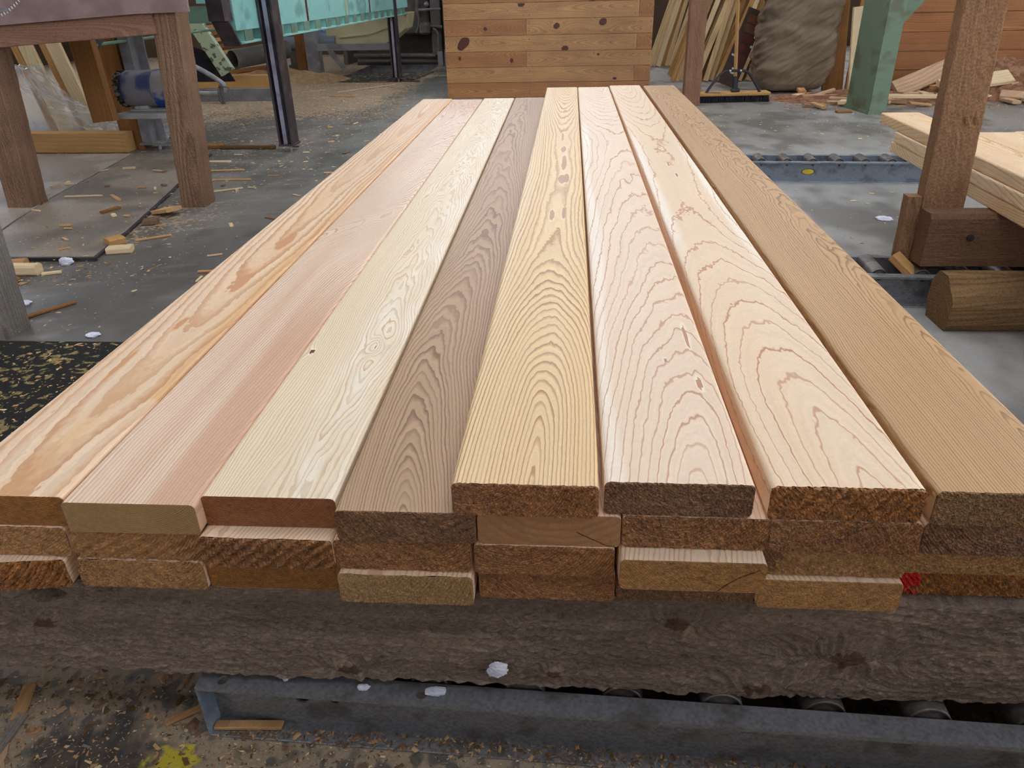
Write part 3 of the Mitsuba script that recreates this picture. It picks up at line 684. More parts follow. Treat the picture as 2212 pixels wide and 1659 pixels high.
big_timber('timber_bunk', -0.86, 0.93, 0.030, 0.20, 0.0985, 0.2575, 'weathered grey-brown timber lying across the rollers under the near stack of boards',
           knots=[(-0.49, 0.185, 0.020), (0.10, 0.125, 0.014), (0.33, 0.112, 0.024), (0.42, 0.17, 0.03), (-0.14, 0.118, 0.02), (0.23, 0.22, 0.02)], notch=(-0.475, 0.232, 0.022))
big_timber('timber_bunk', -0.58, 0.66, 2.86, 3.0, 0.100, 0.258, 'rough timber carrying the far end of the near stack on the distant roller conveyor', seed=9, dx=0.02)

# ------------------------------------------------------------------ roller conveyors
def conveyor(label, origin, yaw, length, width, roller_x, holes=(), steel=C_RAIL, cat='roller conveyor', badge=None, end_plate=True, fine=True):
    """rails along local x, the open side of each C-channel facing outwards; local y runs back from the front edge of the front rail"""
    key = thing('roller_conveyor', label, cat)
    o = np.array(origin, float); H, FL, t = 0.089, 0.030, 0.0032

    def w(m): return place(m, o, yaw)
    for side in (0, 1):
        yo = 0.0 if side == 0 else width
        s = 1 if side == 0 else -1
        y_ = lambda a: yo + s * a
        def span(a, b, z0, z1, hs=()):
            lo, hi = sorted((y_(a), y_(b)))
            return box((0, lo, z0), (length, hi, z1), 0.0012)
        # web with punched holes, top and bottom flange with rounded edges
        web = Polygon([(0, 0), (length, 0), (length, H), (0, H)])
        from shapely.geometry import Point
        if side == 0:
            for hx in roller_x: web = web.difference(Point(hx, 0.072).buffer(0.0045, 4))
            for (hx, hz, hr) in holes: web = web.difference(Point(hx, hz).buffer(hr, 8))
        lo = min(y_(FL - t), y_(FL))
        wm = extrude(web, 'y', lo, t)
        top = Polygon([(0, min(y_(0), y_(FL))), (length, min(y_(0), y_(FL))), (length, max(y_(0), y_(FL))), (0, max(y_(0), y_(FL)))])
        if side == 0 and holes:
            for hx in (0.03, 0.275): top = top.difference(Point(hx, 0.013).buffer(0.0065, 8))
        tm = extrude(top, 'z', H - t, t)
        bm = span(0, FL, 0, t)
        lip = box((0, *sorted((y_(0), y_(0.0025)))[:1], H - 0.006), (length, sorted((y_(0), y_(0.0025)))[1], H - t + 0.0005)) if fine else None
        rail = join(*(m for m in (wm, tm, bm, lip) if m is not None))
        rk = put('rail', pm(w(rail), steel, 'metal'), key, label='blue-grey steel channel rail')
        if side == 0:
            for (hx, hz, hr) in holes[1:]:
                b = trimesh.creation.cylinder(radius=hr * 1.5, height=0.005, sections=6, transform=trimesh.transformations.rotation_matrix(math.pi / 2, [1, 0, 0]))
                if hr < 0.008: put('bolt_head', pm(w(place(b, (hx + 0.05, FL - t - 0.002, hz + 0.01))), C_RAIL, 'metal'), rk)
            if badge is not None:
                a = np.arange(28) * 2 * np.pi / 28
                e = np.column_stack([0.0262 * np.cos(a), 0.0115 * np.sin(a)])
                bk = put('badge', pm(w(extrude([(badge[0] + x, badge[1] + z) for x, z in e * 1.14], 'y', FL - t - 0.001, 0.001)), C_BLACK), rk, label='oval maker badge')
                put('badge_plate', pm(w(extrude([(badge[0] + x, badge[1] + z) for x, z in e], 'y', FL - t - 0.002, 0.001)), C_YEL), bk)
    if end_plate:
        put('end_plate', pm(w(extrude([(0.0, 0.003), (FL - 0.003, 0.003), (FL - 0.003, H - 0.003), (0.0, H - 0.003)], 'x', 0.0, 0.003)), C_RAILB, 'paint'), key, label='light blue end plate')
    for rx in roller_x:
        r = 0.0245
        ring = np.array([[0.0, 0.008], [0.0, 0.015], [0.0015, 0.0155], [0.0015, r - 0.003], [-0.002, r - 0.0025], [-0.002, r], [0.0, r], [width - 2 * FL - 0.01, r], [width - 2 * FL - 0.01, 0.006]])
        n = 28; a = np.arange(n) * 2 * np.pi / n
        V = np.concatenate([np.column_stack([rr * np.cos(a), np.full(n, yy), rr * np.sin(a)]) for yy, rr in ring])
        i = np.arange(n); j = (i + 1) % n
        F = np.concatenate([np.concatenate([np.stack([s * n + i, s * n + j, s * n + n + j], 1), np.stack([s * n + i, s * n + n + j, s * n + n + i], 1)]) for s in range(len(ring) - 1)])
        ro = put('roller', pm(w(place(trimesh.Trimesh(V, F, process=False), (rx, FL + 0.005, 0.0758))), C_ROLL, 'metal', True), key)
        ax = trimesh.creation.cylinder(radius=0.0055, height=width - FL * 2 + 0.012, sections=6, transform=trimesh.transformations.rotation_matrix(math.pi / 2, [1, 0, 0]))
        put('axle', pm(w(place(ax, (rx, width / 2, 0.0758))), C_ROLL, 'metal'), ro)
    return key


rx1 = [0.395 + 0.115 * k - 4 * 0.115 + 0.115 for k in range(20)]
conveyor('near roller conveyor with a dark steel channel rail on the floor under the stack', (-0.332, 0.017, 0), -0.036, 2.5, 0.205, [x for x in rx1 if 0.03 < x < 2.45],
         holes=((0.118, 0.05, 0.009), (0.055, 0.062, 0.006), (0.16, 0.05, 0.006)))
conveyor('middle roller conveyor, its rail ending behind the dark chock timber on the right', (-0.332, 1.535, 0), -0.06, 2.6, 0.20, [0.06 + 0.115 * k for k in range(22)], end_plate=False)
conveyor('far roller conveyor on the right with a yellow oval badge on its blue rail', (-0.332, 3.055, 0), -0.06, 2.6, 0.19, [0.075 + 0.115 * k for k in range(22)], steel=C_RAILF, badge=(1.552, 0.043), end_plate=False)

# ------------------------------------------------------------------ the second stack, its timber, post and chock
PILE_ROW = 'cedar boards of the second stack on the right'
pc = 0
for row, zt in enumerate((0.3715, 0.3335, 0.2955)):
    for col in range(6):
        if row > 0 and col > 0: continue           # only their long faces on the near side show
        far = (2.49, 2.30, 2.33)[row] if col == 0 else 2.04 + 0.012 * ((col * 7) % 3)
        x0 = 1.183 + 0.1425 * col + (0.004, 0.0, 0.003)[row]
        lbl = (('topmost board on the near edge of the right-hand stack, reaching furthest back' if row == 0 else
                'middle board on the near edge of the right-hand stack, under the longest one' if row == 1 else 'lowest board on the near edge of the right-hand stack') if col == 0 else
               f'{("second", "third", "fourth", "fifth", "sixth")[col - 1]} cedar board across the top of the right-hand stack counted from the post')
        key = thing('cedar_board', lbl, 'board', PILE_ROW)
        sp = generic(500 + 11 * pc, 0.006); pc += 1
        yaw = 0.035; y0 = -0.7
        L = far - y0
        # built from its far end: the near end lies outside the picture
        prof = EDGE_LOW; ts = np.linspace(0, L, 120)
        V, F = loft(prof, ts)
        X, Z, Y = V[:, 0] + BW / 2, BT / 2 - V[:, 1], V[:, 2]
        uv = np.column_stack([rings(sp, X, L - Y, Z), K_PILE + tone_of(sp, X, Y)])
        W = np.array([x0, y0, zt]) + np.column_stack([X, Y, -Z]) @ rot_z(-yaw).T
        scene[key] = mikit.ply((W, F), 'planed', False, uv=uv)
for row, zt in enumerate((0.3335, 0.2955)):        # lower courses behind the edge boards
    pass


def plank_prism(outline, axis, a0, a1, k, seed, mat='sawn', s=0.005, n=30, rough=0.002):
    """outline (u, v) swept along x or y or z, with wood rings"""
    o = np.array(outline, float)
    dens = []
    for i in range(len(o)):
        p, q = o[i], o[(i + 1) % len(o)]
        m = max(1, int(np.linalg.norm(q - p) / 0.012))
        dens += [p + (q - p) * j / m for j in range(m)]
    dens = np.array(dens); c = dens.mean(0)
    V, F = loft(dens - c, np.linspace(a0, a1, n))
    uv = wood_uv(V, k, seed, s)
    q = np.column_stack([V[:, 0] * 45, V[:, 1] * 45, V[:, 2] * 10 + seed])
    V[:, 0] += rough * 2 * (meshkit.fbm(q, 2, seed) - 0.5); V[:, 1] += rough * 2 * (meshkit.fbm(q, 2, seed + 1) - 0.5)
    V[:, :2] += c
    W = {'x': V[:, [2, 0, 1]], 'y': V[:, [0, 2, 1]], 'z': V}[axis]
    if axis == 'y': F = F[:, ::-1]
    return mikit.ply((W, F), mat, False, uv=uv)


# tall rough post nailed behind the short timber
pk = thing('timber_post', 'tall rough-sawn brown post standing in front of the right-hand stack', 'post')
def tall_post(x0b, x1b, x0t, x1t, y0, y1, z0, z1, k, seed, rough, chips=(), n=160):
    prof = rrect(1, 1, 0.03, 16, 8, 1)
    V, F = loft(prof, np.linspace(z0, z1, n))
    f = (V[:, 2] - z0) / (z1 - z0)
    xa, xb = x0b + (x0t - x0b) * f, x1b + (x1t - x1b) * f
    q = np.column_stack([V[:, 0] * 9, V[:, 1] * 5, V[:, 2] * 16 + seed])
    e = meshkit.fbm(q, 3, seed) - 0.5; e2 = meshkit.fbm(q * [2, 2, 3], 2, seed + 4) - 0.5
    x = (xa + xb) / 2 + V[:, 0] * (xb - xa) + rough * 2 * e * np.abs(V[:, 0]) * 2
    y = (y0 + y1) / 2 + V[:, 1] * (y1 - y0) * -1 + rough * 1.4 * e2
    L = np.column_stack([V[:, 0] * (x1b - x0b), V[:, 1] * (y1 - y0), V[:, 2]])      # rings follow the sound wood, not its rough skin
    uv = wood_uv(L, k, seed, 0.006, tone=0.05 + 0.6 * meshkit.fbm(q * [1, 1, 0.6], 2, seed + 2))
    for (cx, cz, rx, rz) in chips:
        m = np.clip(1.4 - np.sqrt(((x - cx) / rx) ** 2 + ((V[:, 2] - cz) / rz) ** 2) + 0.8 * e2, 0, 1) * (V[:, 1] > 0.4)
        y += 0.008 * m; uv[:, 1] = np.where(m > 0.45, k + 0.95, uv[:, 1])
    return mikit.ply((np.column_stack([x, y, V[:, 2]]), F[:, ::-1]), 'rough_post', False, uv=uv)
put('shaft', tall_post(1.100, 1.214, 1.034, 1.118, 1.552, 1.600, 0.101, 2.2, W_POSTR, 5, 0.0022, chips=[(1.15, 0.475, 0.010, 0.014), (1.175, 0.485, 0.006, 0.010)]), pk)
put('cleat', tall_post(1.062, 1.100, 1.056, 1.094, 1.560, 1.60, 0.105, 0.285, W_POSTR, 8, 0.004, n=24), pk, label='short side cleat with a torn top')
t2 = thing('timber_bunk', 'dark notched timber under the right-hand stack with one bolt hole, fixed to the tall post', 'timber')
put('beam', plank_prism([(1.478, 0.112), (1.548, 0.112), (1.548, 0.2575), (1.49, 0.2575), (1.478, 0.245)], 'x', 1.092, 2.05, W_BUNK2, 12, 'rough_beam'), t2)
bh = trimesh.creation.cylinder(radius=0.009, height=0.006, sections=12, transform=trimesh.transformations.rotation_matrix(math.pi / 2, [1, 0, 0]))
put('bolt', pm(place(bh, (1.205, 1.474, 0.195)), C_BLACK, 'metal'), t2, label='dark countersunk bolt')
a = np.radians([200, 165, 128, 95, 62, 25, -5, -35, -85, -150])
chock = [(1.36 + 0.082 * math.cos(t) * 1.0, 0.080 + 0.080 * math.sin(t)) for t in a][::-1]
chock = [(1.276, 0.022), (1.290, 0.002), (1.395, 0.0), (1.412, 0.045), (1.408, 0.100), (1.382, 0.134), (1.335, 0.137), (1.288, 0.098), (1.274, 0.072)]
put('chock_timber', plank_prism(chock, 'x', 1.100, 1.55, W_CHOCK, 31, 'rough_beam', s=0.007, n=60, rough=0.003))
tag('chock_timber', 'short squared-off log lying on the floor in front of the right-hand stack', 'timber')
put('wood_wedge', beam((1.095, 1.50, 0.075), (1.045, 1.545, 0.122), 0.045, 0.024, W_CURB, 77, seg=0.02))
tag('wood_wedge', 'small yellowish wooden wedge tilted against the foot of the tall post', 'wedge')

# ------------------------------------------------------------------ right background
def tilt(base, top, w, h, k, seed, **kw):
    return beam(base, top, w, h, k, seed, up=(0, -1, 0), **kw)


bw = thing('bin_wall', 'reddish brown plank wall of the offcut bin behind the green column', 'wall')
for i in range(12):
    put('plank', beam((2.46, 6.34 - 0.004 * (i % 3), 0.07 + 0.142 * i), (5.6, 6.30 - 0.004 * (i % 3), 0.07 + 0.142 * i), 0.025, 0.140, W_BIN, 900 + i, seg=0.5, s=0.012), bw)
put('panel_board', tilt((2.325, 6.25, 0.0), (2.19, 6.28, 1.6), 0.17, 0.025, W_ORANGE, 40, seg=0.3))
tag('panel_board', 'upright orange-brown board between the sack and the white board', 'board')
put('pale_board', tilt((2.405, 5.98, 0.0), (2.345, 6.02, 0.63), 0.08, 0.03, W_PALE, 41, seg=0.2))
tag('pale_board', 'pale whitish board standing upright behind the left side of the green column', 'board')
gc = thing('steel_column', 'green painted square column with a knee brace, paint worn off in spots', 'column')
put('shaft', pm(extrude([(2.165, 4.92), (2.280, 4.935), (2.228, 5.27), (2.12, 5.26)], 'z', 0.0, 3.6), C_GREEN, 'paint'), gc)
put('knee_brace', pm(extrude([(2.268, 0.53), (2.72, 1.08), (2.72, 1.36), (2.268, 0.82)], 'y', 4.965, 0.08), C_GREEN, 'paint'), gc)
put('base_flange', pm(extrude([(2.158, 4.912), (2.288, 4.927), (2.236, 5.278), (2.112, 5.268)], 'z', 0.0, 0.02), C_GREEN, 'paint'), gc)

# bulging sack
def sack(name, c, rx, ry, h, lean, label):
    nu, nv = 160, 110
    u, v = np.meshgrid(np.arange(nu) * 2 * np.pi / nu, np.linspace(0, 1, nv))
    u, v = u.ravel(), v.ravel()
    prof = np.interp(v, [0, 0.02, 0.06, 0.15, 0.35, 0.6, 0.85, 0.97, 1], [0.0, 0.75, 0.93, 1.03, 1.05, 0.98, 1.0, 0.8, 0.0])
    sup = (np.abs(np.cos(u)) ** 3 + np.abs(np.sin(u)) ** 3) ** (-1 / 3)
    P = np.column_stack([np.cos(u) * 1.6 + v * 1.2, np.sin(u) * 1.6, v * 4.5 - 0.8 * np.cos(u)])
    fold = np.abs(meshkit.fbm(P * [0.8, 0.8, 2.6] + [0, 0, 0.6], 3, 4) - 0.5) * 0.34
    fine = 0.05 * (meshkit.fbm(P * [3, 3, 14], 2, 9) - 0.5)
    pull = -0.10 * np.exp(-((v - 0.58 - 0.06 * np.cos(u + 0.8)) / 0.022) ** 2) - 0.05 * np.exp(-((v - 0.42 + 0.05 * np.cos(u + 0.3)) / 0.03) ** 2)
    rr = prof * sup * (0.93 + fold + fine + pull)
    X = c[0] + rx * rr * np.cos(u) + lean[0] * v; Y = c[1] + ry * rr * np.sin(u) + lean[1] * v
    Z = h * v + 0.02 * (1 - v) * (meshkit.fbm(P * 2, 2, 1) - 0.5) * (v > 0.01)
    i = np.arange(nu); j = (i + 1) % nu; F = []
    for s in range(nv - 1):
        a, b = s * nu, s * nu + nu
        F += [np.stack([a + i, a + j, b + j], 1), np.stack([a + i, b + j, b + i], 1)]
    put(name, pm((np.column_stack([X, Y, Z]), np.concatenate(F)), C_SACK, 'matte', True))
    tag(name, label, 'sack')


sack('bulk_sack', (1.945, 6.22), 0.315, 0.24, 1.25, (0.06, 0.05), 'large dusty brown woven sack slumped beside the leaning slats')

# push broom
bk = thing('push_broom', 'wide push broom with wooden block, black bristles and a tan handle', 'broom')
put('block', beam((1.10, 5.63, 0.058), (1.66, 5.67, 0.058), 0.135, 0.024, W_CURB, 51, seg=0.1, r=0.006), bk)
bris = []
g = np.random.default_rng(5)
for _ in range(1500):
    x = g.uniform(1.105, 1.655); y = 5.63 + 0.04 * (x - 1.1) / 0.56 + g.uniform(-0.062, 0.062)
    dx, dy = g.normal(0, 0.006, 2)
    bris.append(bar((x, y, 0.048), (x + dx, y + dy - 0.004, 0.001), 0.006, 0.006))
bm = join(*bris)
put('bristles', pm(bm, C_BLACK, 'matte'), bk, kind='stuff')
h0, h1 = np.array([1.395, 5.625, 0.09]), np.array([1.335, 5.80, 1.30])
put('handle', beam(h0 + 0.05 * (h1 - h0) / 1.2, h1, 0.027, 0.027, W_CURB, 52, r=0.0125, seg=0.1, up=(0, 1, 0)), bk)
put('socket', pm(join(tube([h0 - [0, 0, 0.01], h0 + (h1 - h0) * 0.075], 0.021, 10), box((1.365, 5.60, 0.075), (1.43, 5.65, 0.095), 0.004)), C_BLACK), bk)
br = join(tube(smooth_path([(1.175, 5.60, 0.068), (1.235, 5.62, 0.15), (1.29, 5.63, 0.208), (1.34, 5.635, 0.222), (1.43, 5.635, 0.222), (1.48, 5.635, 0.208), (1.53, 5.63, 0.15), (1.585, 5.62, 0.068)], 40), 0.010, 8))
put('brace', pm(br, C_BLACK), bk, label='black bent steel brace')
put('screw', pm(trimesh.creation.icosphere(1, 0.009).apply_translation((1.345, 5.623, 0.222)), C_TAPE, 'metal'), bk)
put('screw', pm(trimesh.creation.icosphere(1, 0.009).apply_translation((1.425, 5.623, 0.222)), C_TAPE, 'metal'), bk)
put('sticker', pm(box((1.19, 5.575, 0.0752), (1.28, 5.605, 0.0765)), C_PIPE), bk)

# slats leaning against the back
g = np.random.default_rng(17)
SL = 'thin battens leaning behind the broom'
slats = []
for i in range(7): slats.append((1.02 + 0.047 * i, 8.45 - 0.02 * (i % 3), 0.30 + 0.02 * g.normal(), i, 'left'))
for i in range(24): slats.append((1.10 + 0.033 * i + 0.01 * g.normal(), 6.95 + 0.05 * (i % 3), 0.33 + 0.03 * g.normal(), i, 'mid'))
for i in range(15): slats.append((1.12 + 0.055 * i + 0.02 * g.normal(), 7.45 + 0.04 * (i % 2), 0.34 + 0.03 * g.normal(), i, 'back'))
made = []
for (x, y, ln, i, grp) in slats:
    dark = bool((grp == 'mid' and i in (4, 7, 11, 13, 14, 17, 19, 20, 22)) or (grp == 'back' and i % 2))
    H = g.uniform(1.5, 2.2)
    kk = W_SLATD if dark else (W_SLAT, W_SLAT, W_PALE, W_CURB)[len(made) * 5 % 4]
    nm = numbered('wood_batten')
    scene[nm] = tilt((x, y, 0.012), (x + ln * H, y + 0.10 * H, H), g.uniform(0.04, 0.06), 0.022, kk, 60 + i + len(nm), seg=0.5, s=0.008)
    made.append((grp, dark, x, nm))
ORD = ['first', 'second', 'third', 'fourth', 'fifth', 'sixth', 'seventh', 'eighth', 'ninth', 'tenth', 'eleventh', 'twelfth', 'thirteenth', 'fourteenth', 'fifteenth', 'sixteenth', 'seventeenth']
for grp, where in (('left', 'in the bundle beside the plank crate'), ('mid', 'in the front bundle behind the broom'), ('back', 'in the rear bundle behind the broom')):
    for dark in (False, True):
        for o, (_, _, x, nm) in enumerate(sorted(m for m in made if m[0] == grp and m[1] == dark)):
            tag(nm, f'{ORD[o]} {"dark brown" if dark else "pale"} leaning batten from the left {where}', 'batten', f'{"dark" if dark else "pale"} battens {where}')
struct('wall_rear_dark', pm(box((0.9, 9.35, 0), (3.2, 9.4, 2.6)), C_WALL, 'matte'))

# sample board with stained swatches
sb = thing('sample_board', 'narrow leaning board of brown stain swatches with white labels beside the sack', 'sample board')
p0, p1 = np.array([1.50, 6.50, 0.02]), np.array([1.72, 6.62, 0.60])
fr = frame(p1 - p0, (0, -1, 0)); LN = np.linalg.norm(p1 - p0)
def onb(u, v, t): return p0 + fr @ np.array([u, v, t])
put('backing', pm(bar(p0, p1, 0.16, 0.012, up=(0, -1, 0)), C_SW3), sb)
for i in range(7):
    t = 0.05 + 0.078 * i
    put('swatch', pm(bar(onb(0.005, 0.008, t), onb(0.005, 0.008, t + 0.066), 0.11, 0.004, up=(0, -1, 0)), (C_SW3, C_SW3, C_SW2, C_SW2, C_SW2, C_SW1, C_SW1)[i]), sb)
for i, (u, t, w, l, c) in enumerate([(0.072, 0.545, 0.02, 0.055, C_TAPE), (0.072, 0.48, 0.02, 0.05, C_YEL), (0.07, 0.42, 0.022, 0.02, C_TAPE), (0.07, 0.34, 0.022, 0.02, C_TAPE), (-0.06, 0.32, 0.02, 0.03, C_TAPE), (-0.05, 0.235, 0.03, 0.016, C_TAPE), (0.0, 0.10, 0.03, 0.05, C_TAPE)]):
    put('sticker', pm(bar(onb(u, 0.011, t), onb(u, 0.011, t + l), w, 0.002, up=(0, -1, 0)), c), sb, label='pale label')
put('floor_block', pm(box((1.10, 8.9, 0.28), (1.22, 9.0, 0.37), 0.004), C_GREYM), )
tag('floor_block', 'small grey metal box at the right edge of the plank crate', 'box')
scene.pop('floor_block'); labels.pop('floor_block')

# offcuts and the dirt heap against the bin wall
def mound(name, c, rx, ry, h, seed, color, label, n=70, cat='sawdust heap'):
    x, y = np.meshgrid(np.linspace(-1, 1, n), np.linspace(-1, 1, n))
    r = np.sqrt(x * x + y * y)
    P = np.column_stack([x.ravel() * 5, y.ravel() * 5, np.full(x.size, seed)])
    z = h * np.clip(1 - r.ravel() ** 1.5, 0, 1) * (0.5 + meshkit.fbm(P * 0.6, 3, seed)) + 0.1 * h * (meshkit.fbm(P * 6, 2, seed + 1) - 0.5) * (r.ravel() < 0.95)
    z = np.where(r.ravel() >= 1, -0.01, z)
    V = np.column_stack([c[0] + x.ravel() * rx, c[1] + y.ravel() * ry, np.maximum(z, -0.01)])
    i = np.arange(n * n).reshape(n, n)
    q = np.stack([i[:-1, :-1], i[:-1, 1:], i[1:, 1:], i[1:, :-1]], -1).reshape(-1, 4)
    keep = (r.ravel()[q].min(1) < 1)
    k = put(name, pm((V, q[keep]), color, 'matte'))
    tag(k, label, cat, kind='stuff')


mound('sawdust_heap', (3.6, 5.85), 0.85, 0.42, 0.26, 3, C_DUSTR, 'reddish brown heap of sawdust and bark on the right behind the tall post')
mound('sawdust_heap', (2.4, 5.75), 0.75, 0.36, 0.06, 5, C_DUSTR, 'low spread of brown chips between the broom and the green column')
big = [((2.62, 5.70, 0.06), (3.16, 5.95, 0.22), 0.14, 0.03, W_SCRAP, 'wide pale offcut with grey knots leaning on the bin wall behind the green column', (-0.3, -1, 0.5)),
       ((2.86, 5.50, 0.105), (3.4, 5.62, 0.155), 0.12, 0.035, W_PALE, 'whitish offcut plank lying on the heap left of the tall post', (0, -0.7, 1)),
       ((3.25, 5.75, 0.17), (4.3, 5.95, 0.26), 0.12, 0.03, W_SCRAP, 'long pale plank on top of the heap right of the tall post', (0, -0.8, 1)),
       ((1.92, 5.66, 0.030), (2.62, 5.62, 0.036), 0.035, 0.022, W_SCRAP, 'thin stick lying flat between the sack and the green column', (0, 0, 1)),
       ((2.10, 5.58, 0.02), (2.58, 5.36, 0.02), 0.05, 0.025, W_SCRAP, 'short stick slanting towards the foot of the green column', (0, 0, 1)),
       ((2.36, 5.36, 0.06), (2.80, 5.30, 0.062), 0.05, 0.025, W_PALE, 'pale stick with a bright sawn end just right of the green column', (0, 0, 1)),
       ((2.78, 5.34, 0.03), (3.0, 5.26, 0.07), 0.11, 0.022, W_SCRAP, 'square offcut propped on edge right of the green column', (0.2, -0.9, 0.7)),
       ((3.45, 5.36, 0.03), (3.68, 5.30, 0.03), 0.07, 0.045, W_SCRAP, 'blocky offcut at the foot of the heap on the far right', (0, 0, 1)),
       ((3.30, 5.50, 0.05), (3.55, 5.36, 0.04), 0.09, 0.02, W_SCRAP, 'thin brown offcut lying against the heap right of the tall post', (0, -0.5, 1))]
for i, (a, b, w, h, k, lb, up) in enumerate(big):
    nm = numbered('wood_offcut'); scene[nm] = beam(a, b, w, h, k, 700 + i, up=up, seg=0.08); tag(nm, lb, 'offcut')
g = np.random.default_rng(23)
for i in range(46):
    x, y = g.uniform(1.9, 4.1), g.uniform(5.2, 5.85)
    if 2.1 < x < 2.4 and y < 5.3: x += 0.4
    ang, l = g.uniform(0, np.pi), g.uniform(0.05, 0.22); w = g.uniform(0.02, 0.07)
    z = 0.012 + (0.10 if x > 2.9 and y > 5.5 else 0.03 if y > 5.45 else 0.0) * g.random()
    d = np.array([math.cos(ang), math.sin(ang), g.normal(0, 0.12)]) * l / 2
    nm = numbered('wood_offcut'); scene[nm] = beam((x, y, z + 0.01) - d, (x, y, z + 0.01) + d, w, g.uniform(0.01, 0.025), g.choice([W_SCRAP, W_CHIP, W_PALE]), 760 + i, seg=0.3)
    tag(nm, 'small loose offcut in the litter along the bin wall', 'offcut', 'small offcuts along the bin wall')

# ------------------------------------------------------------------ plank crate and post behind the stack
cr = thing('plank_crate', 'orange-brown crate end of wide knotty planks standing behind the stack', 'crate')
CX0, CX1, CY, RH = -0.886, 0.786, 6.03, 0.1178
JOINTS = {0: [], 1: [0.655], 2: [-0.222], 3: [0.665], 4: [-0.222], 5: [0.672], 6: [], 7: [-0.23], 8: [0.3]}
KN = {4: [(-0.55, 0.05, 0.016, 0.013), (0.02, 0.062, 0.024, 0.022), (0.39, 0.088, 0.030, 0.028)], 3: [(-0.735, 0.062, 0.042, 0.052), (0.09, 0.016, 0.028, 0.02)], 2: [(-0.345, 0.05, 0.014, 0.02), (-0.77, 0.07, 0.010, 0.014), (0.36, 0.085, 0.012, 0.008)],
      5: [(-0.26, 0.105, 0.026, 0.018)], 6: [(0.3, 0.01, 0.022, 0.012), (-0.25, 0.105, 0.008, 0.008)], 1: [(0.5, 0.02, 0.016, 0.01)]}
for row in range(9):
    xs = [CX0, *JOINTS[row], CX1]
    for a, b in zip(xs[:-1], xs[1:]):
        a, b = a + 0.0012, b - 0.0012; z0, z1 = row * RH + 0.001, (row + 1) * RH - 0.0012
        sd = 40 + row * 7 + int(a * 10) % 5
        prof = rrect(RH - 0.002, 0.025, 0.002, 14, 1, 1)
        L = b - a; V, F = loft(prof, np.linspace(0, L, max(3, int(L / 0.010))))
        xw = a + V[:, 2]; zz = V[:, 0] + RH / 2
        spec = dict(seed=sd, s=0.0065, warp=0.04, jag=0.006, xc=[(0, 0.03 + 0.012 * (sd % 5)), (L, 0.09 - 0.015 * (sd % 4))], d=[(0, 0.01 + 0.01 * (sd % 3)), (L * 0.5, 0.05), (L, 0.01 * (sd % 7))])
        spec['knots'] = [(kz, kx - a, kr * 1.3, 0.03) for (kx, kz, kr, kr2) in KN.get(row, ()) if a < kx < b]
        tone = 0.1 + 0.6 * np.clip(meshkit.fbm(np.column_stack([zz * 18, xw * 2.5, xw * 0 + sd]), 3, sd) * 2 - 0.5, 0, 1)
        uv = np.column_stack([rings(spec, zz, V[:, 2], V[:, 1] * 0), (W_PANEL2 if sd % 2 else W_PANEL) + np.clip(tone, 0.01, 0.98)])
        W = np.column_stack([xw, CY + 0.013 - V[:, 1] + 0.0012 * ((sd * 3) % 3), z0 + V[:, 0] + (RH - 0.002) / 2])
        pk_ = put('plank', mikit.ply((W, F), 'planed', False, uv=uv), cr)
        for (kx, kz, kr, kr2) in KN.get(row, ()):
            if not a < kx < b: continue
            t = np.arange(26) * 2 * np.pi / 26
            rr = 1 + 0.22 * (meshkit.noise(np.column_stack([np.cos(t) * 1.6 + sd, np.sin(t) * 1.6, t * 0 + kx * 9]), 3) - 0.5) * 2
            ox, oz = kr * rr * np.cos(t), kr2 * rr * np.sin(t)
            ox = ox + (0.45 * oz if kr > 0.04 else 0)
            zz_ = np.clip(z0 + kz + oz, z0 + 0.002, z0 + RH - 0.005)
            km = extrude(list(zip(kx + ox, zz_)), 'y', CY - 0.0018, 0.004)
            kv = np.asarray(km.vertices)
            put('knot', mikit.ply((kv, km.faces), 'planed', False, uv=np.column_stack([np.hypot(kv[:, 0] - kx, kv[:, 2] - z0 - kz) * 180, np.full(len(kv), W_KNOT + 0.3)])), pk_, label='dark red knot')
nails = []
for row in range(9):
    for nx_ in (CX0 + 0.02, -0.245, -0.198, 0.64, 0.69, CX1 - 0.02):
        for nz_ in (0.03, 0.088):
            nails.append(trimesh.creation.icosphere(1, 0.0028).apply_translation((nx_, CY - 0.001, row * RH + nz_)))
put('nails', pm(join(*nails), C_BLACK, 'metal'), cr, kind='stuff')
for s, x in ((0, CX0 + 0.013), (1, CX1 - 0.013)):
    put('side_panel', beam((x, CY + 0.03, 0.53), (x, CY + 1.1, 0.53), 0.025, 1.06, W_PANEL, 95 + s, seg=0.1, s=0.008), cr)
cp = put('timber_post', tall_post(0.985, 1.105, 0.965, 1.085, 5.42, 5.53, 0.0, 2.6, W_CENTER, 15, 0.004, n=120))
tag(cp, 'rough brown post standing just right of the plank crate', 'post')

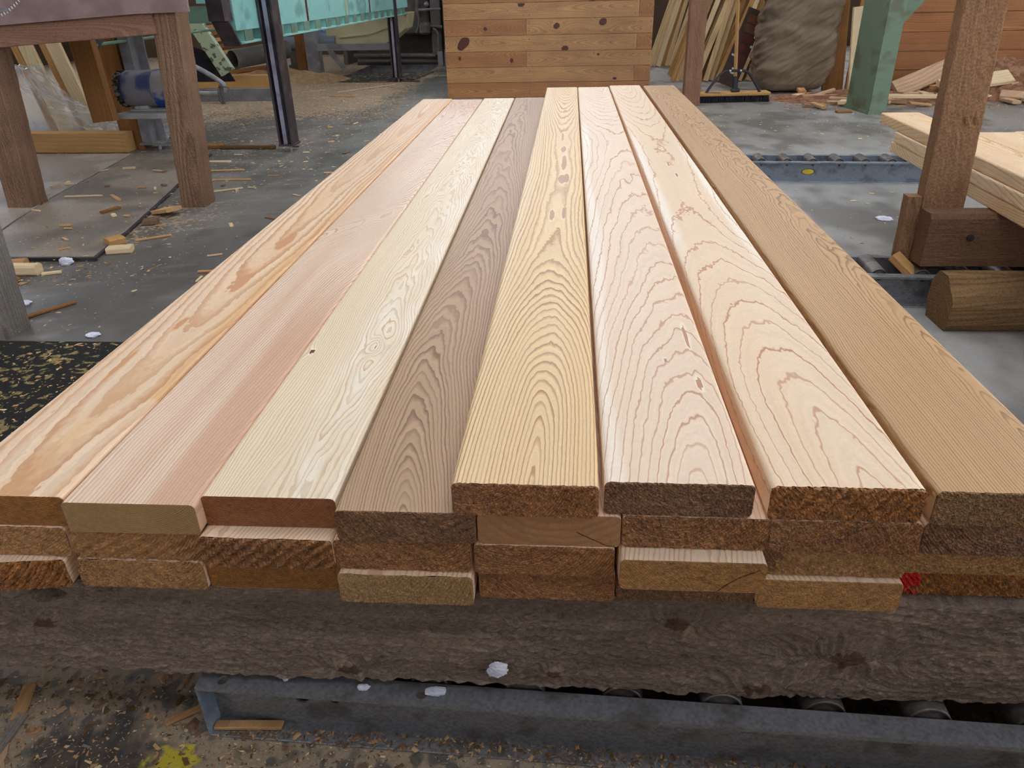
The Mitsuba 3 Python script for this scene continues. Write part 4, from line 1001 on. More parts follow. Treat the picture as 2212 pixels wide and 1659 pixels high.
# ------------------------------------------------------------------ left: work table, motor and green machine
wt = thing('work_table', 'heavy timber work table on the left with a rusty brown steel apron', 'table')
def leg(x0, x1, y0, y1, dxt, z1, k, seed): return tall_post(x0, x1, x0 + dxt, x1 + dxt, y0, y1, 0.0, z1, k, seed, 0.003, n=70)
put('leg', leg(-1.562, -1.458, 2.552, 2.662, 0.052, 0.775, W_POST, 21), wt)
put('leg', leg(-2.348, -2.236, 2.535, 2.655, 0.050, 0.70, W_POST, 22), wt)
put('rail', beam((-2.75, 2.585, 0.655), (-1.50, 2.585, 0.728), 0.09, 0.085, W_RAIL, 23, seg=0.05, rough=0.001, mat='rough_beam'), wt, label='reddish brown wooden rail')
ap = put('apron', pm(extrude([(-3.0, 0.672), (-2.131, 0.727), (-1.70, 0.750), (-1.55, 0.758), (-1.338, 0.762), (-1.33, 1.02), (-3.0, 1.02)], 'y', 2.515, 0.014), C_APRON, 'paint'), wt, label='rusty purplish-brown steel apron with dotted white marks')
put('top', pm(box((-3.0, 2.50, 1.02), (-1.32, 3.34, 1.04)), C_APRON, 'paint'), wt)
dots = []
for j in range(34):
    t = -0.75 + 1.55 * j / 33
    x, z = -2.20 + 0.30 * math.sin(t + 0.15), 1.02 - 0.27 * math.cos(t + 0.15)
    if z < 0.95: dots.append(bar((x, 2.5145, z), (x + 0.010 * math.sin(t), 2.5145, z - 0.010 * math.cos(t)), 0.0035, 0.0015, up=(0, -1, 0), bev=0.0003))
for j in range(16):
    x = -2.32 + 0.016 * j; z = 0.793 + 0.0011 * j
    dots.append(bar((x, 2.5145, z), (x + 0.003, 2.5145, z + 0.006), 0.004, 0.0015, up=(0, -1, 0), bev=0.0003))
put('mark', pm(join(*dots), C_WHITE), ap, kind='stuff', label='arc of small white dashes')
put('scraped_bar', pm(bar((-2.20, 2.514, 0.772), (-2.055, 2.514, 0.782), 0.012, 0.0016, up=(0, -1, 0), bev=0.0004), C_STEELG), ap)
put('hanging_board', tilt((-2.258, 3.30, 0.250), (-2.325, 3.36, 1.02), 0.118, 0.05, W_ORANGE, 24, seg=0.1), wt, label='orange-brown hanging board')
put('timber_post', tall_post(-1.52, -1.405, -1.42, -1.31, 1.17, 1.28, 0.0, 1.8, W_GREY, 25, 0.003, n=60))
cp = list(scene)[-1]; tag(cp, 'grey weathered post cut off by the left edge of the photo', 'post')

# motor on its shelf
mo = thing('electric_motor', 'dusty blue electric motor on a small steel shelf behind the work table', 'motor')
def lathe_x(prof, c, n=36):
    a = np.arange(n) * 2 * np.pi / n
    V = np.concatenate([np.column_stack([np.full(n, c[0] + x), c[1] + r * np.cos(a), c[2] + r * np.sin(a)]) for x, r in prof])
    i = np.arange(n); j = (i + 1) % n; F = []
    for s in range(len(prof) - 1): F += [np.stack([s * n + i, s * n + n + i, s * n + n + j], 1), np.stack([s * n + i, s * n + n + j, s * n + j], 1)]
    return trimesh.Trimesh(V, np.concatenate(F), process=False)
MC = (-2.245, 3.50, 0.385)
put('body', pm(lathe_x([(0.03, 0.02), (0.03, 0.082), (0.045, 0.090), (0.195, 0.092), (0.20, 0.088), (0.20, 0.02)], MC), C_MOTORG, 'paint', False), mo)
put('end_bell', pm(lathe_x([(0.202, 0.02), (0.202, 0.092), (0.215, 0.094), (0.29, 0.090), (0.315, 0.07), (0.32, 0.02)], MC), C_MOTOR, 'paint', False), mo, label='bright blue end bell')
put('fan_cowl', pm(lathe_x([(-0.005, 0.0), (-0.005, 0.06), (0.004, 0.084), (0.028, 0.086), (0.028, 0.02)], MC), C_FIN, 'matte', False), mo, label='dirt-caked fan cowl')
for k in range(22):
    a = 2 * np.pi * k / 22
    put('fin', pm(bar((MC[0] + 0.0, MC[1] + 0.087 * math.cos(a), MC[2] + 0.087 * math.sin(a)), (MC[0] + 0.028, MC[1] + 0.087 * math.cos(a), MC[2] + 0.087 * math.sin(a)), 0.006, 0.010, up=(0, math.cos(a), math.sin(a)), bev=0.001), C_FIN, 'matte'), mo)
put('foot', pm(join(box((-2.19, 3.43, 0.279), (-1.95, 3.57, 0.290), 0.002), box((-2.17, 3.45, 0.287), (-2.10, 3.55, 0.305), 0.002)), C_GREYM), mo)
put('shelf', pm(join(box((-2.235, 3.36, 0.268), (-1.90, 3.62, 0.278), 0.002), box((-2.235, 3.36, 0.252), (-1.90, 3.368, 0.27), 0.001)), C_GREYM), mo, label='pale grey steel shelf')
put('strut', pm(bar((-2.20, 3.56, 0.27), (-2.36, 3.84, 0.30), 0.04, 0.01), C_STEELG), mo)
put('cable', pm(tube(smooth_path([(-1.99, 3.50, 0.275), (-2.0, 3.58, 0.16), (-2.08, 3.70, 0.05), (-2.12, 3.72, 0.012)], 24), 0.012, 8), C_PIPE), mo)

gm = thing('mint_machine', 'long mint-green machine on black steel legs behind the work table', 'machine')
mp = gm
put('wooden_post', tall_post(-2.555, -2.428, -2.60, -2.47, 3.90, 4.0, 0.0, 1.1, W_ORANGE, 26, 0.003, n=40), mp)
put('steel_leg', pm(join(box((-2.42, 3.88, 0.03), (-2.36, 4.0, 1.1)), box((-2.36, 3.95, 0.03), (-2.31, 3.96, 1.1)), box((-2.43, 3.86, 0.03), (-2.30, 4.0, 0.042))), C_STEELG), mp)
put('levelling_bolt', pm(tube([(-2.33, 3.90, 0.0), (-2.33, 3.90, 0.03)], 0.010, 8), C_GREYM, 'metal'), mp)

PX = -1.55
for i, (a, b) in enumerate([(3.46, 3.93), (3.935, 4.63), (4.65, 5.60), (5.62, 6.33), (6.345, 8.0)]):
    pnl = put('side_panel', pm(box((PX - 0.03, a, 0.652), (PX, b, 1.15), 0.002), C_MINT), gm)
for yb, c in ((4.64, C_SW2), (5.61, C_YEL), (6.338, C_SW2)):
    put('seam_strip', pm(box((PX, yb - 0.025, 0.655), (PX + 0.002, yb + 0.01, 1.15)), C_SW2 if c == C_SW2 else C_BEIGE), gm, label='rust-red seam' if c == C_SW2 else 'yellowed seam')
put('seam_strip', pm(box((PX, 3.885, 0.648), (PX + 0.003, 3.925, 1.15)), C_APRON), gm, label='peeled brown seam')
put('bottom_rail', pm(box((PX - 0.06, 3.50, 0.588), (PX, 8.0, 0.600), 0.002), C_MINT), gm)
put('bottom_rail', pm(box((-2.43, 4.25, 0.588), (-2.37, 8.0, 0.600), 0.002), C_MINTD), gm)
yy = 3.56
while yy < 7.9:
    put('rail_bracket', pm(box((PX - 0.006, yy, 0.598), (PX - 0.001, yy + 0.11, 0.656)), C_MINTD), gm)
    put('rail_bracket', pm(box((PX - 0.058, yy, 0.598), (PX - 0.006, yy + 0.006, 0.656)), C_MINT), gm)
    yy += 0.245
put('corner_guard', pm(join(extrude([(3.36, 0.70), (3.46, 0.70), (3.46, 1.2), (3.36, 1.2)], 'x', PX - 0.09, 0.08), bar((PX - 0.05, 3.40, 0.70), (PX - 0.05, 3.50, 0.585), 0.09, 0.012, up=(0, -1, 0.3))), C_LEG), gm, label='black chipped corner guard')
put('corner_guard', pm(join(bar((-2.47, 3.50, 0.76), (-2.46, 3.56, 0.70), 0.10, 0.05), bar((-2.45, 3.52, 0.70), (-2.36, 3.60, 0.59), 0.07, 0.012, up=(0.5, -1, 0.3))), C_LEG), gm, label='black chipped corner guard')
put('bottom_rail', pm(bar((-2.39, 3.55, 0.594), (-2.39, 4.3, 0.594), 0.05, 0.012), C_MINTD), gm)
put('inner_panel', pm(box((-2.66, 5.20, 0.632), (-2.20, 5.215, 0.742)), C_MINTD), gm, label='dull green inner panel')
put('inner_panel', pm(box((-2.66, 5.5, 0.755), (-2.20, 5.515, 1.1)), C_MINT), gm)
put('inner_post', pm(box((-2.42, 4.42, 0.0), (-2.33, 4.50, 0.72), 0.003), C_GREEN), gm, label='green inner post')
for (lx, ly) in ((-1.545, 3.77), (-1.625, 7.30)):
    lg = put('leg', pm(join(box((lx, ly, 0.045), (lx + 0.012, ly + 0.11, 1.25), 0.001), box((lx - 0.0, ly + 0.05, 0.045), (lx + 0.08, ly + 0.062, 1.25), 0.001), box((lx + 0.07, ly, 0.045), (lx + 0.082, ly + 0.11, 1.25), 0.001), box((lx - 0.004, ly - 0.004, 0.033), (lx + 0.088, ly + 0.115, 0.045), 0.001)), C_LEG, 'metal'), gm, label='dark steel leg')
    put('flange_edge', pm(box((lx + 0.030, ly - 0.003, 0.046), (lx + 0.052, ly + 0.001, 1.25)), C_LEGF, 'metal'), lg, label='worn bare steel stripe')
    put('levelling_bolt', pm(tube([(lx + 0.06, ly + 0.02, 0.0), (lx + 0.06, ly + 0.02, 0.04)], 0.008, 8), C_GREYM, 'metal'), lg)
put('crossbar', pm(box((-2.39, 7.44, 0.287), (-1.60, 7.47, 0.350), 0.002), C_STEELG), gm, label='grey steel crossbar')
put('leg', tall_post(-2.70, -2.54, -2.70, -2.54, 7.70, 7.85, 0.0, 0.9, W_ORANGE, 27, 0.003, n=30), gm, label='square wooden leg')
put('leg', pm(join(box((-2.53, 7.50, 0.03), (-2.40, 7.51, 0.9)), box((-2.41, 7.50, 0.03), (-2.40, 7.62, 0.9))), C_STEELG), gm, label='grey steel angle leg')
fh = [(-2.46, 0.29), (-2.44, 0.47), (-1.62, 0.60), (-1.56, 0.60), (-1.60, 0.45), (-1.76, 0.335), (-1.95, 0.285), (-2.25, 0.285)]
put('fan_housing', pm(extrude(fh, 'y', 8.0, 0.45), C_BEIGE), gm, label='beige rounded fan housing')
put('housing_rib', pm(extrude([(-2.30, 0.375), (-1.98, 0.40), (-1.78, 0.46), (-1.66, 0.54), (-1.655, 0.552), (-1.79, 0.474), (-1.99, 0.412), (-2.30, 0.387)], 'y', 7.985, 0.02), C_BEIGE), gm)
put('flexible_collar', pm(tube([(-2.63, 8.2, 0.36), (-2.60, 8.2, 0.36), (-2.57, 8.2, 0.36), (-2.54, 8.2, 0.36), (-2.51, 8.2, 0.36), (-2.47, 8.2, 0.36)], [0.11, 0.118, 0.11, 0.118, 0.11, 0.118], 18), C_BLUEP), gm, label='blue-grey flexible collar')
put('air_pipe', pm(tube([(-3.0, 8.0, 0.325), (-2.35, 8.0, 0.325)], 0.072, 20), C_PIPE), gm, label='blue-grey air pipe')
put('pipe_stand', pm(join(box((-2.86, 7.96, 0.03), (-2.72, 8.06, 0.26)), box((-2.88, 7.94, 0.0), (-2.70, 8.08, 0.12))), C_DARKM), gm)
put('strut', pm(bar((-2.32, 7.6, 0.29), (-2.18, 7.6, 0.11), 0.05, 0.02, up=(0, -1, 0)), C_STEELG), gm)

# open-ended duct lying on sawdust
def hollow(p0, p1, r, th, n=28, squash=1.0):
    a = np.arange(n) * 2 * np.pi / n
    fr = frame(np.subtract(p1, p0), (0, 0, 1)); L = np.linalg.norm(np.subtract(p1, p0))
    V = []
    for rr, t in ((r, 0), (r, L), (r - th, L), (r - th, 0)):
        V.append(np.asarray(p0) + np.column_stack([rr * np.cos(a), rr * squash * np.sin(a), np.full(n, t)]) @ fr.T)
    i = np.arange(n); j = (i + 1) % n; F = []
    for s in range(4):
        A, B = s * n, ((s + 1) % 4) * n
        F += [np.stack([A + i, A + j, B + j], 1), np.stack([A + i, B + j, B + i], 1)]
    return trimesh.Trimesh(np.concatenate(V), np.concatenate(F), process=False)
put('duct_hose', pm(hollow((-3.05, 6.90, 0.262), (-2.70, 7.42, 0.31), 0.085, 0.005), C_DUCT, 'matte'))
tag('duct_hose', 'black open-ended duct pipe lying under the mint-green machine', 'duct')
mound('sawdust_heap', (-2.85, 7.55), 0.80, 0.42, 0.12, 8, C_DUST, 'tan sawdust heap under the black duct pipe')
gp = put('timber_beam', pm(beam((-3.2, 6.06, 0.05), (-2.33, 6.05, 0.05), 0.05, 0.098, W_GREY, 28) and bar((-3.2, 6.06, 0.05), (-2.33, 6.05, 0.05), 0.05, 0.098), C_STEELG))
tag(gp, 'flat grey beam lying on the floor behind the black steel leg', 'beam')
t5 = put('timber_beam', beam((-3.6, 7.05, 0.06), (-2.74, 6.98, 0.06), 0.09, 0.116, W_CURB, 29, seg=0.1)); tag(t5, 'tan wooden beam behind the grey beam, under the mint-green machine', 'beam')
t6 = put('timber_beam', beam((-3.3, 3.86, 0.056), (-2.475, 3.84, 0.056), 0.10, 0.110, W_CURB, 30, seg=0.1, s=0.008)); tag(t6, 'orange-tan beam lying on the floor in front of the plastic sheet', 'beam')
pp = put('painted_prop', pm(bar((-3.10, 6.35, 0.62), (-2.88, 6.35, 0.20), 0.125, 0.06, up=(0, -1, 0)), C_GREENP)); tag(pp, 'leaning prop with peeling pale green paint', 'prop')
pk2 = put('prop_shoe', pm(extrude([(-3.20, 0.12), (-2.86, 0.12), (-2.90, 0.20), (-3.06, 0.36), (-3.2, 0.42)], 'y', 6.40, 0.03), C_BLACK, 'matte')); tag(pk2, 'dark triangular plate behind the peeling green prop', 'plate')
for i in range(8):
    z = 0.10 + 0.062 * i
    nm = numbered('stacked_plank')
    scene[nm] = beam((-3.62, 7.62, z - 0.03), (-2.98 + (0.08 if i < 3 else 0.0), 7.52, z + 0.045), 0.14, 0.036, W_CURB if i % 2 else W_ORANGE, 130 + i, seg=0.2)
    tag(nm, f'{("lowest", "second", "third", "fourth", "fifth", "sixth", "seventh", "topmost")[i]} tan plank of the slanting stack behind the peeling green prop' if i in (0, 7) else f'tan plank, {("", "second", "third", "fourth", "fifth", "sixth", "seventh")[i]} from the bottom of the slanting stack behind the prop', 'plank', 'planks of the slanting stack')
cd = thing('cable_conduit', 'grey cable looping round a short hooked stub behind the table leg', 'cable')
put('cable', pm(tube(smooth_path([(-3.06, 5.9, 0.335), (-2.93, 5.9, 0.275), (-2.80, 5.9, 0.195), (-2.745, 5.9, 0.145), (-2.745, 5.9, 0.105), (-2.80, 5.9, 0.085), (-2.90, 5.9, 0.082), (-3.05, 5.9, 0.095)], 50), 0.019, 10), C_CABLE), cd)
put('stub', pm(join(tube([(-2.755, 5.86, 0.0), (-2.76, 5.87, 0.10), (-2.765, 5.88, 0.15)], 0.014, 8), tube(smooth_path([(-2.76, 5.86, 0.0), (-2.785, 5.86, 0.03), (-2.785, 5.86, 0.09), (-2.765, 5.86, 0.14), (-2.70, 5.86, 0.13), (-2.655, 5.86, 0.06)], 20), 0.005, 6)), C_DUCT), cd)

# pale planks leaning and the plastic sheet
for i, (xb, yb, xt, w, k) in enumerate([(-3.41, 4.56, -3.88, 0.045, W_CURB), (-3.305, 4.54, -3.80, 0.10, W_PALE), (-3.19, 4.58, -3.68, 0.085, W_CURB), (-3.10, 4.52, -3.58, 0.10, W_PALE), (-3.01, 4.58, -3.46, 0.05, W_PALE), (-2.93, 4.62, -3.36, 0.07, W_SCRAP)]):
    nm = numbered('leaning_plank'); scene[nm] = tilt((xb, yb, 0.0), (xt, yb + 0.28, 1.35), w, 0.025, k, 160 + i, seg=0.1, s=0.007)
    tag(nm, ('narrow tan plank, leftmost of those leaning behind the plastic sheet', 'wide pale plank leaning behind the plastic sheet, second from the left', 'tan-brown plank with a grey knot leaning between two pale ones', 'pale plank with a small red knot leaning behind the hanging board',
             'thin pale plank leaning just left of the hanging board', 'pale plank mostly hidden behind the hanging board')[i], 'plank', 'planks leaning behind the plastic sheet')
n = 180
x, y = np.meshgrid(np.linspace(0, 1, n), np.linspace(0, 1, n)); x, y = x.ravel(), y.ravel()
P = np.column_stack([x * 4, y * 4, x * 0 + 2.0])
ridge = 0.5 - np.abs(meshkit.fbm(P * 2.2, 4, 12) - 0.5) * 3.0
xw = -3.65 + 1.25 * x
hz = np.interp(xw, [-3.65, -3.4, -3.28, -3.15, -2.9, -2.7, -2.4], [0.30, 0.42, 0.42, 0.26, 0.11, 0.06, 0.02]) * stepb(0, 0.45, y) + 0.05 * ridge * stepb(0, 0.2, y) + 0.03 * (meshkit.fbm(P * [5, 5, 1], 2, 3) - 0.5) * stepb(0, 0.1, y)
V = np.column_stack([xw + 0.02 * ridge, 3.95 + 0.42 * y + 0.05 * ridge, np.maximum(hz, 0.004)])
i = np.arange(n * n).reshape(n, n); q = np.stack([i[:-1, :-1], i[:-1, 1:], i[1:, 1:], i[1:, :-1]], -1).reshape(-1, 4)
put('plastic_sheet', mikit.ply((V, q), 'plastic_sheet_look', True)); tag('plastic_sheet', 'crumpled translucent plastic sheet behind the orange-tan beam', 'plastic sheet')

# dark mill machinery behind the pit
dm = thing('mill_machine', 'black greasy mill machinery behind the floor pit, left of the plank crate', 'machine')
put('body', pm(join(box((-2.6, 9.7, 0.0), (-0.6, 10.2, 1.6), 0.01), box((-1.95, 9.25, 0.33), (-1.55, 9.8, 1.2), 0.02)), C_DARKM, 'matte'), dm)
put('hood', pm(join(box((-2.6, 8.65, 1.25), (-0.6, 9.75, 1.3)), box((-0.70, 8.65, 0.0), (-0.6, 9.75, 1.25)), box((-2.65, 9.3, 0.0), (-2.6, 9.75, 1.25))), C_DARKM, 'matte'), dm)  # unseen roof and sides added to keep the machinery behind the pit dark
put('feed_roller', pm(tube([(-2.46, 9.1, 0.115), (-1.46, 9.1, 0.105)], 0.032, 16), C_DARKM, 'metal'), dm)
put('feed_roller', pm(tube([(-2.46, 9.25, 0.03), (-1.46, 9.25, 0.02)], 0.04, 16), C_DARKM, 'metal'), dm)
put('gearbox', pm(join(box((-1.62, 8.95, 0.34), (-1.50, 9.2, 0.47), 0.025), tube([(-1.50, 9.05, 0.43), (-1.36, 9.05, 0.415)], 0.022, 10)), C_DARKM), dm)
put('column', pm(join(box((-1.50, 9.1, 0.10), (-1.38, 9.3, 1.3), 0.01), box((-1.68, 9.15, 0.52), (-1.64, 9.3, 0.95), 0.01)), C_DARKM), dm)
put('column', pm(join(box((-1.34, 9.0, 0.0), (-1.24, 9.2, 1.2), 0.01)), C_DARKM), dm)
put('lever', pm(tube(smooth_path([(-1.66, 9.0, 0.62), (-1.62, 9.0, 0.5), (-1.66, 9.0, 0.36)], 14), 0.014, 8), C_DARKM), dm)
put('pipe', pm(tube(smooth_path([(-1.62, 9.0, 0.60), (-1.5, 9.0, 0.605), (-1.36, 9.0, 0.61)], 14), 0.014, 8), C_STEELG), dm)
put('pipe', pm(tube(smooth_path([(-1.46, 8.98, 0.40), (-1.40, 8.98, 0.32), (-1.42, 8.98, 0.12)], 14), 0.016, 8), C_DARKM), dm)
put('bracket', pm(join(box((-1.42, 8.95, 0.0), (-1.36, 9.0, 0.16), 0.004), box((-1.34, 8.95, 0.0), (-1.28, 9.0, 0.18), 0.01)), C_STEELG), dm)
put('knob', pm(trimesh.creation.icosphere(2, 0.03).apply_translation((-1.52, 9.0, 0.66)), C_STEELG, 'metal'), dm)
gr = thing('floor_grating', 'dark ribbed floor grating in front of the black pit', 'grating')
for i in range(11):
    x = -2.42 + 0.095 * i
    put('bar', pm(bar((x, 7.42, 0.008), (x + 0.28 - 0.02 * i, 8.20, 0.008), 0.072, 0.012), C_GRATE, 'matte'), gr)
put('frame', pm(bar((-2.5, 7.39, 0.006), (-1.36, 7.33, 0.006), 0.05, 0.008), C_GRATE, 'matte'), gr)

# floor coverings
s1 = [(-3.6, 1.845), (-1.547, 1.847), (-1.60, 2.18), (-1.65, 2.42), (-1.73, 2.80), (-1.80, 3.10), (-1.93, 3.70), (-2.40, 3.72), (-2.32, 3.25), (-2.25, 2.75), (-2.16, 2.34), (-2.10, 2.12), (-2.18, 1.98), (-3.6, 1.95)]
put('floor_sheet', pm(extrude(s1, 'z', 0.0005, 0.010), C_SHEET, 'paint')); tag('floor_sheet', 'grey rubbery sheet on the floor between the table legs, with a dark front edge', 'floor sheet')
put('edge_strip', pm(join(box((-3.6, 1.832, 0.0), (-1.535, 1.846, 0.013)), *[bar((*a, 0.006), (*b, 0.006), 0.012, 0.012) for a, b in zip(s1[1:6], s1[2:7])]), C_BLACK), 'floor_sheet', label='black edge strip')
s2 = [(-5.5, 1.97), (-2.19, 2.0), (-2.12, 2.12), (-2.18, 2.34), (-2.27, 2.75), (-2.34, 3.25), (-2.42, 3.74), (-5.5, 3.74)]
put('floor_sheet', pm(extrude(s2, 'z', 0.0, 0.006), C_SHEET2, 'paint')); tag('floor_sheet_001', 'pale grey dusty sheet on the floor under the left end of the work table', 'floor sheet')
put('rubber_mat', pm(box((-3.6, 0.22, 0.0), (-0.70, 1.163, 0.006), 0.002), C_MAT, 'matte')); tag('rubber_mat', 'black rubber mat strewn with sawdust to the left of the near stack', 'mat')

# ------------------------------------------------------------------ chips, offcuts and flakes on the floor
def chip(name, label, x, y, l, w, h, ang, k, seed, z=0.0, group=None, cat='wood chip', tip=0.0):
    nm = numbered(name)
    d = np.array([math.cos(ang), math.sin(ang), tip]) * l / 2
    c = np.array([x, y, z + h / 2 + 0.0008 + abs(d[2])])
    scene[nm] = beam(c - d, c + d, w, h, k, seed, seg=max(l / 4, 0.004), r=min(w, h) * 0.2, rough=0.0, s=0.003)
    tag(nm, label, cat, group); return nm


chip('wood_chip', 'square tan offcut lying against the foot of the right table leg', -1.572, 2.44, 0.11, 0.075, 0.016, -0.5, W_CHIP, 1, tip=0.2)
chip('wood_chip', 'dark red-brown chunk beside the black sheet edge', -1.571, 2.30, 0.055, 0.05, 0.02, 0.3, W_POST, 2)
chip('wood_chip', 'rounded bark-brown chunk at the corner of the grey sheet', -1.566, 2.02, 0.06, 0.055, 0.03, 0.9, W_CURB, 3)
chip('wood_chip', 'cream wedge-shaped offcut at the corner of the grey sheet', -1.50, 1.935, 0.085, 0.05, 0.022, 0.25, W_PALE, 4)
chip('wood_chip', 'long pale splinter pointing at the corner of the grey sheet', -1.46, 2.10, 0.13, 0.012, 0.006, 0.6, W_CHIP, 5)
chip('wood_chip', 'cream block on the floor near the left edge, front of the pair', -1.700, 1.70, 0.095, 0.042, 0.035, 0.02, W_PALE, 6)
chip('wood_chip', 'tan block behind the cream block near the left edge', -1.775, 1.76, 0.07, 0.04, 0.03, 0.2, W_CHIP, 7)
chip('wood_chip', 'reddish chip below the cream block near the left edge', -1.70, 1.62, 0.05, 0.03, 0.012, 0.8, W_ORANGE, 8)
chip('wood_chip', 'small brown chip nearest the grey post on the left', -1.71, 1.54, 0.05, 0.03, 0.02, 0.1, W_ORANGE, 9)
chip('wood_chip', 'long brown lath on the floor beside the grey post on the left', -1.42, 1.38, 0.16, 0.018, 0.006, 1.0, W_ORANGE, 10)
chip('wood_chip', 'long pale curved splinter on the grey sheet', -2.10, 2.71, 0.17, 0.012, 0.006, 0.1, W_PALE, 11, z=0.010)
chip('wood_chip', 'brown splinter in the middle of the grey sheet', -1.93, 2.68, 0.12, 0.018, 0.006, -0.8, W_CHIP, 12, z=0.010)
chip('wood_chip', 'reddish splinter nearer the front of the grey sheet', -1.83, 2.46, 0.09, 0.02, 0.01, 1.2, W_ORANGE, 13, z=0.010)
chip('wood_chip', 'pale chip at the far seam of the grey sheet', -2.20, 3.30, 0.06, 0.03, 0.008, 0.3, W_PALE, 14, z=0.010)
chip('wood_chip', 'white flat stick lying behind the right table leg', -1.80, 3.50, 0.14, 0.02, 0.008, 0.0, W_PALE, 15)
chip('wood_chip', 'long tan splinter to the right of the right table leg', -1.68, 3.28, 0.22, 0.016, 0.006, 0.1, W_CHIP, 16)
chip('wood_chip', 'brown splinter bundle to the right of the right table leg', -1.56, 3.06, 0.22, 0.012, 0.008, 0.05, W_CHIP, 17)
chip('wood_chip', 'pale splinter pointing to the stack right of the table leg', -1.49, 2.85, 0.16, 0.014, 0.006, 0.55, W_PALE, 18)
chip('wood_chip', 'dark flat bar lying in the sawdust in front of the black steel leg', -1.78, 3.88, 0.34, 0.03, 0.02, -0.05, W_SLATD, 19)
chip('wood_chip', 'round brown offcut left of the dark flat bar', -2.0, 3.92, 0.11, 0.06, 0.02, 0.1, W_ORANGE, 20)
chip('wood_chip', 'thin white strip on the floor, right of the two under the mint-green machine', -1.765, 6.82, 0.68, 0.022, 0.004, 0.92, W_PALE, 21)
chip('wood_chip', 'thin white strip on the floor, left of the two under the mint-green machine', -2.23, 6.65, 0.24, 0.022, 0.004, 0.70, W_PALE, 22)
chip('wood_chip', 'tan lath on the floor in front of the white strips', -1.85, 6.24, 0.24, 0.03, 0.006, -0.3, W_CHIP, 23)
chip('wood_chip', 'upright orange splinter in the lower left corner of the photo', -0.600, 0.052, 0.055, 0.016, 0.004, 1.9, W_CHIP, 24)
chip('wood_chip', 'weathered chip at the lower left edge of the photo', -0.588, 0.005, 0.06, 0.014, 0.004, 1.6, W_GREY, 25)
chip('wood_chip', 'flat splintered sliver inside the open side of the near rail', -0.285, 0.030, 0.085, 0.012, 0.005, 0.05, W_CHIP, 26, z=0.004)
chip('wood_chip', 'brown sliver beside the end of the near rail', -0.375, 0.045, 0.05, 0.01, 0.004, 0.6, W_CHIP, 27)
chip('wood_chip', 'brown wood chip on the floor between the sack and the green column', 2.03, 5.02, 0.10, 0.05, 0.012, 0.1, W_ORANGE, 28)
g = np.random.default_rng(31)
for i in range(60):
    x, y = g.uniform(-2.4, -0.95), g.uniform(1.5, 4.8)
    if -1.6 < x < -1.4 and 2.5 < y < 2.7: y += 0.3
    chip('wood_chip', 'small loose chip scattered on the floor between the table legs and the stack', x, y, g.uniform(0.02, 0.06), g.uniform(0.006, 0.02), g.uniform(0.003, 0.008), g.uniform(0, 3.1), g.choice([W_CHIP, W_PALE, W_POST, W_SCRAP]), 300 + i,
         z=0.011 if x < -1.7 and 1.85 < y < 3.7 else 0.0, group='small chips on the floor left of the stack')


def flakes(name, label, n, xr, yr, size, color, mat, seed, z0=0.001, keep=None, cat='wood shavings', thick=0.25, zmap=None):
    """loose bits too small and too many to count: one mesh of slivers"""
    g = np.random.default_rng(seed)
    C = np.column_stack([g.uniform(*xr, n), g.uniform(*yr, n)])
    if keep is not None: C = C[keep(C[:, 0], C[:, 1], g)]
    m = len(C); s = size * np.exp(g.normal(0, 0.5, m)); a = g.uniform(0, np.pi, m); asp = g.uniform(0.15, 0.7, m)
    base = np.array([[-1, -1, 0], [1, -0.8, 0], [0.9, 1, 0], [-0.8, 0.9, 0], [0, 0, 1.0]])
    ca, sa = np.cos(a), np.sin(a)
    P = np.repeat(base[None], m, 0) * np.stack([s, s * asp, s * thick], 1)[:, None]
    P = P + g.normal(0, 0.12, P.shape) * s[:, None, None] * [1, 1, 0.4]
    X = P[..., 0] * ca[:, None] - P[..., 1] * sa[:, None]; Y = P[..., 0] * sa[:, None] + P[..., 1] * ca[:, None]
    z = z0 if zmap is None else zmap(C[:, 0], C[:, 1])[:, None]
    V = np.stack([X + C[:, :1], Y + C[:, 1:], np.maximum(P[..., 2], 0) + z], -1).reshape(-1, 3)
    f = np.array([[0, 1, 4], [1, 2, 4], [2, 3, 4], [3, 0, 4], [0, 3, 2], [0, 2, 1]])
    F = (f[None] + (np.arange(m) * 5)[:, None, None]).reshape(-1, 3)
    cols = g.choice(color, m)
    uv = np.column_stack([np.repeat(g.uniform(0, 50, m), 5), np.repeat(cols + 0.1 + 0.6 * g.random(m), 5)])
    key = put(name, mikit.ply((V, F), mat, False, uv=uv)); tag(key, label, cat, kind='stuff')


flakes('wood_shavings', 'brown sawdust and shavings thick on the floor along the near roller conveyor', 34000, (-1.0, 0.75), (-0.22, 0.12), 0.0012, [W_SLATD, W_SCRAP, W_GREY, W_CHIP, W_POST, W_PALE], 'sawn', 1,
       keep=lambda x, y, g: (y < 0.10) & (g.random(len(x)) < 0.35 + 0.65 * meshkit.fbm(np.column_stack([x * 9, y * 9, x * 0]), 2, 3)))
flakes('wood_shavings', 'coarse bark-like chips scattered beside the end of the near rail', 700, (-1.0, -0.33), (-0.2, 0.16), 0.0042, [W_GREY, W_POST, W_SLATD, W_SCRAP, W_CHIP], 'sawn', 2, thick=0.15)
flakes('wood_shavings', 'fine chips lying in the open side of the near steel rail', 5000, (-0.32, 0.75), (-0.015, 0.03), 0.0014, [W_CHIP, W_SLATD, W_POST, W_GREY], 'sawn', 3, z0=0.004,
       keep=lambda x, y, g: (y + 0.036 * x > 0.004) & (y + 0.036 * x < 0.0265))
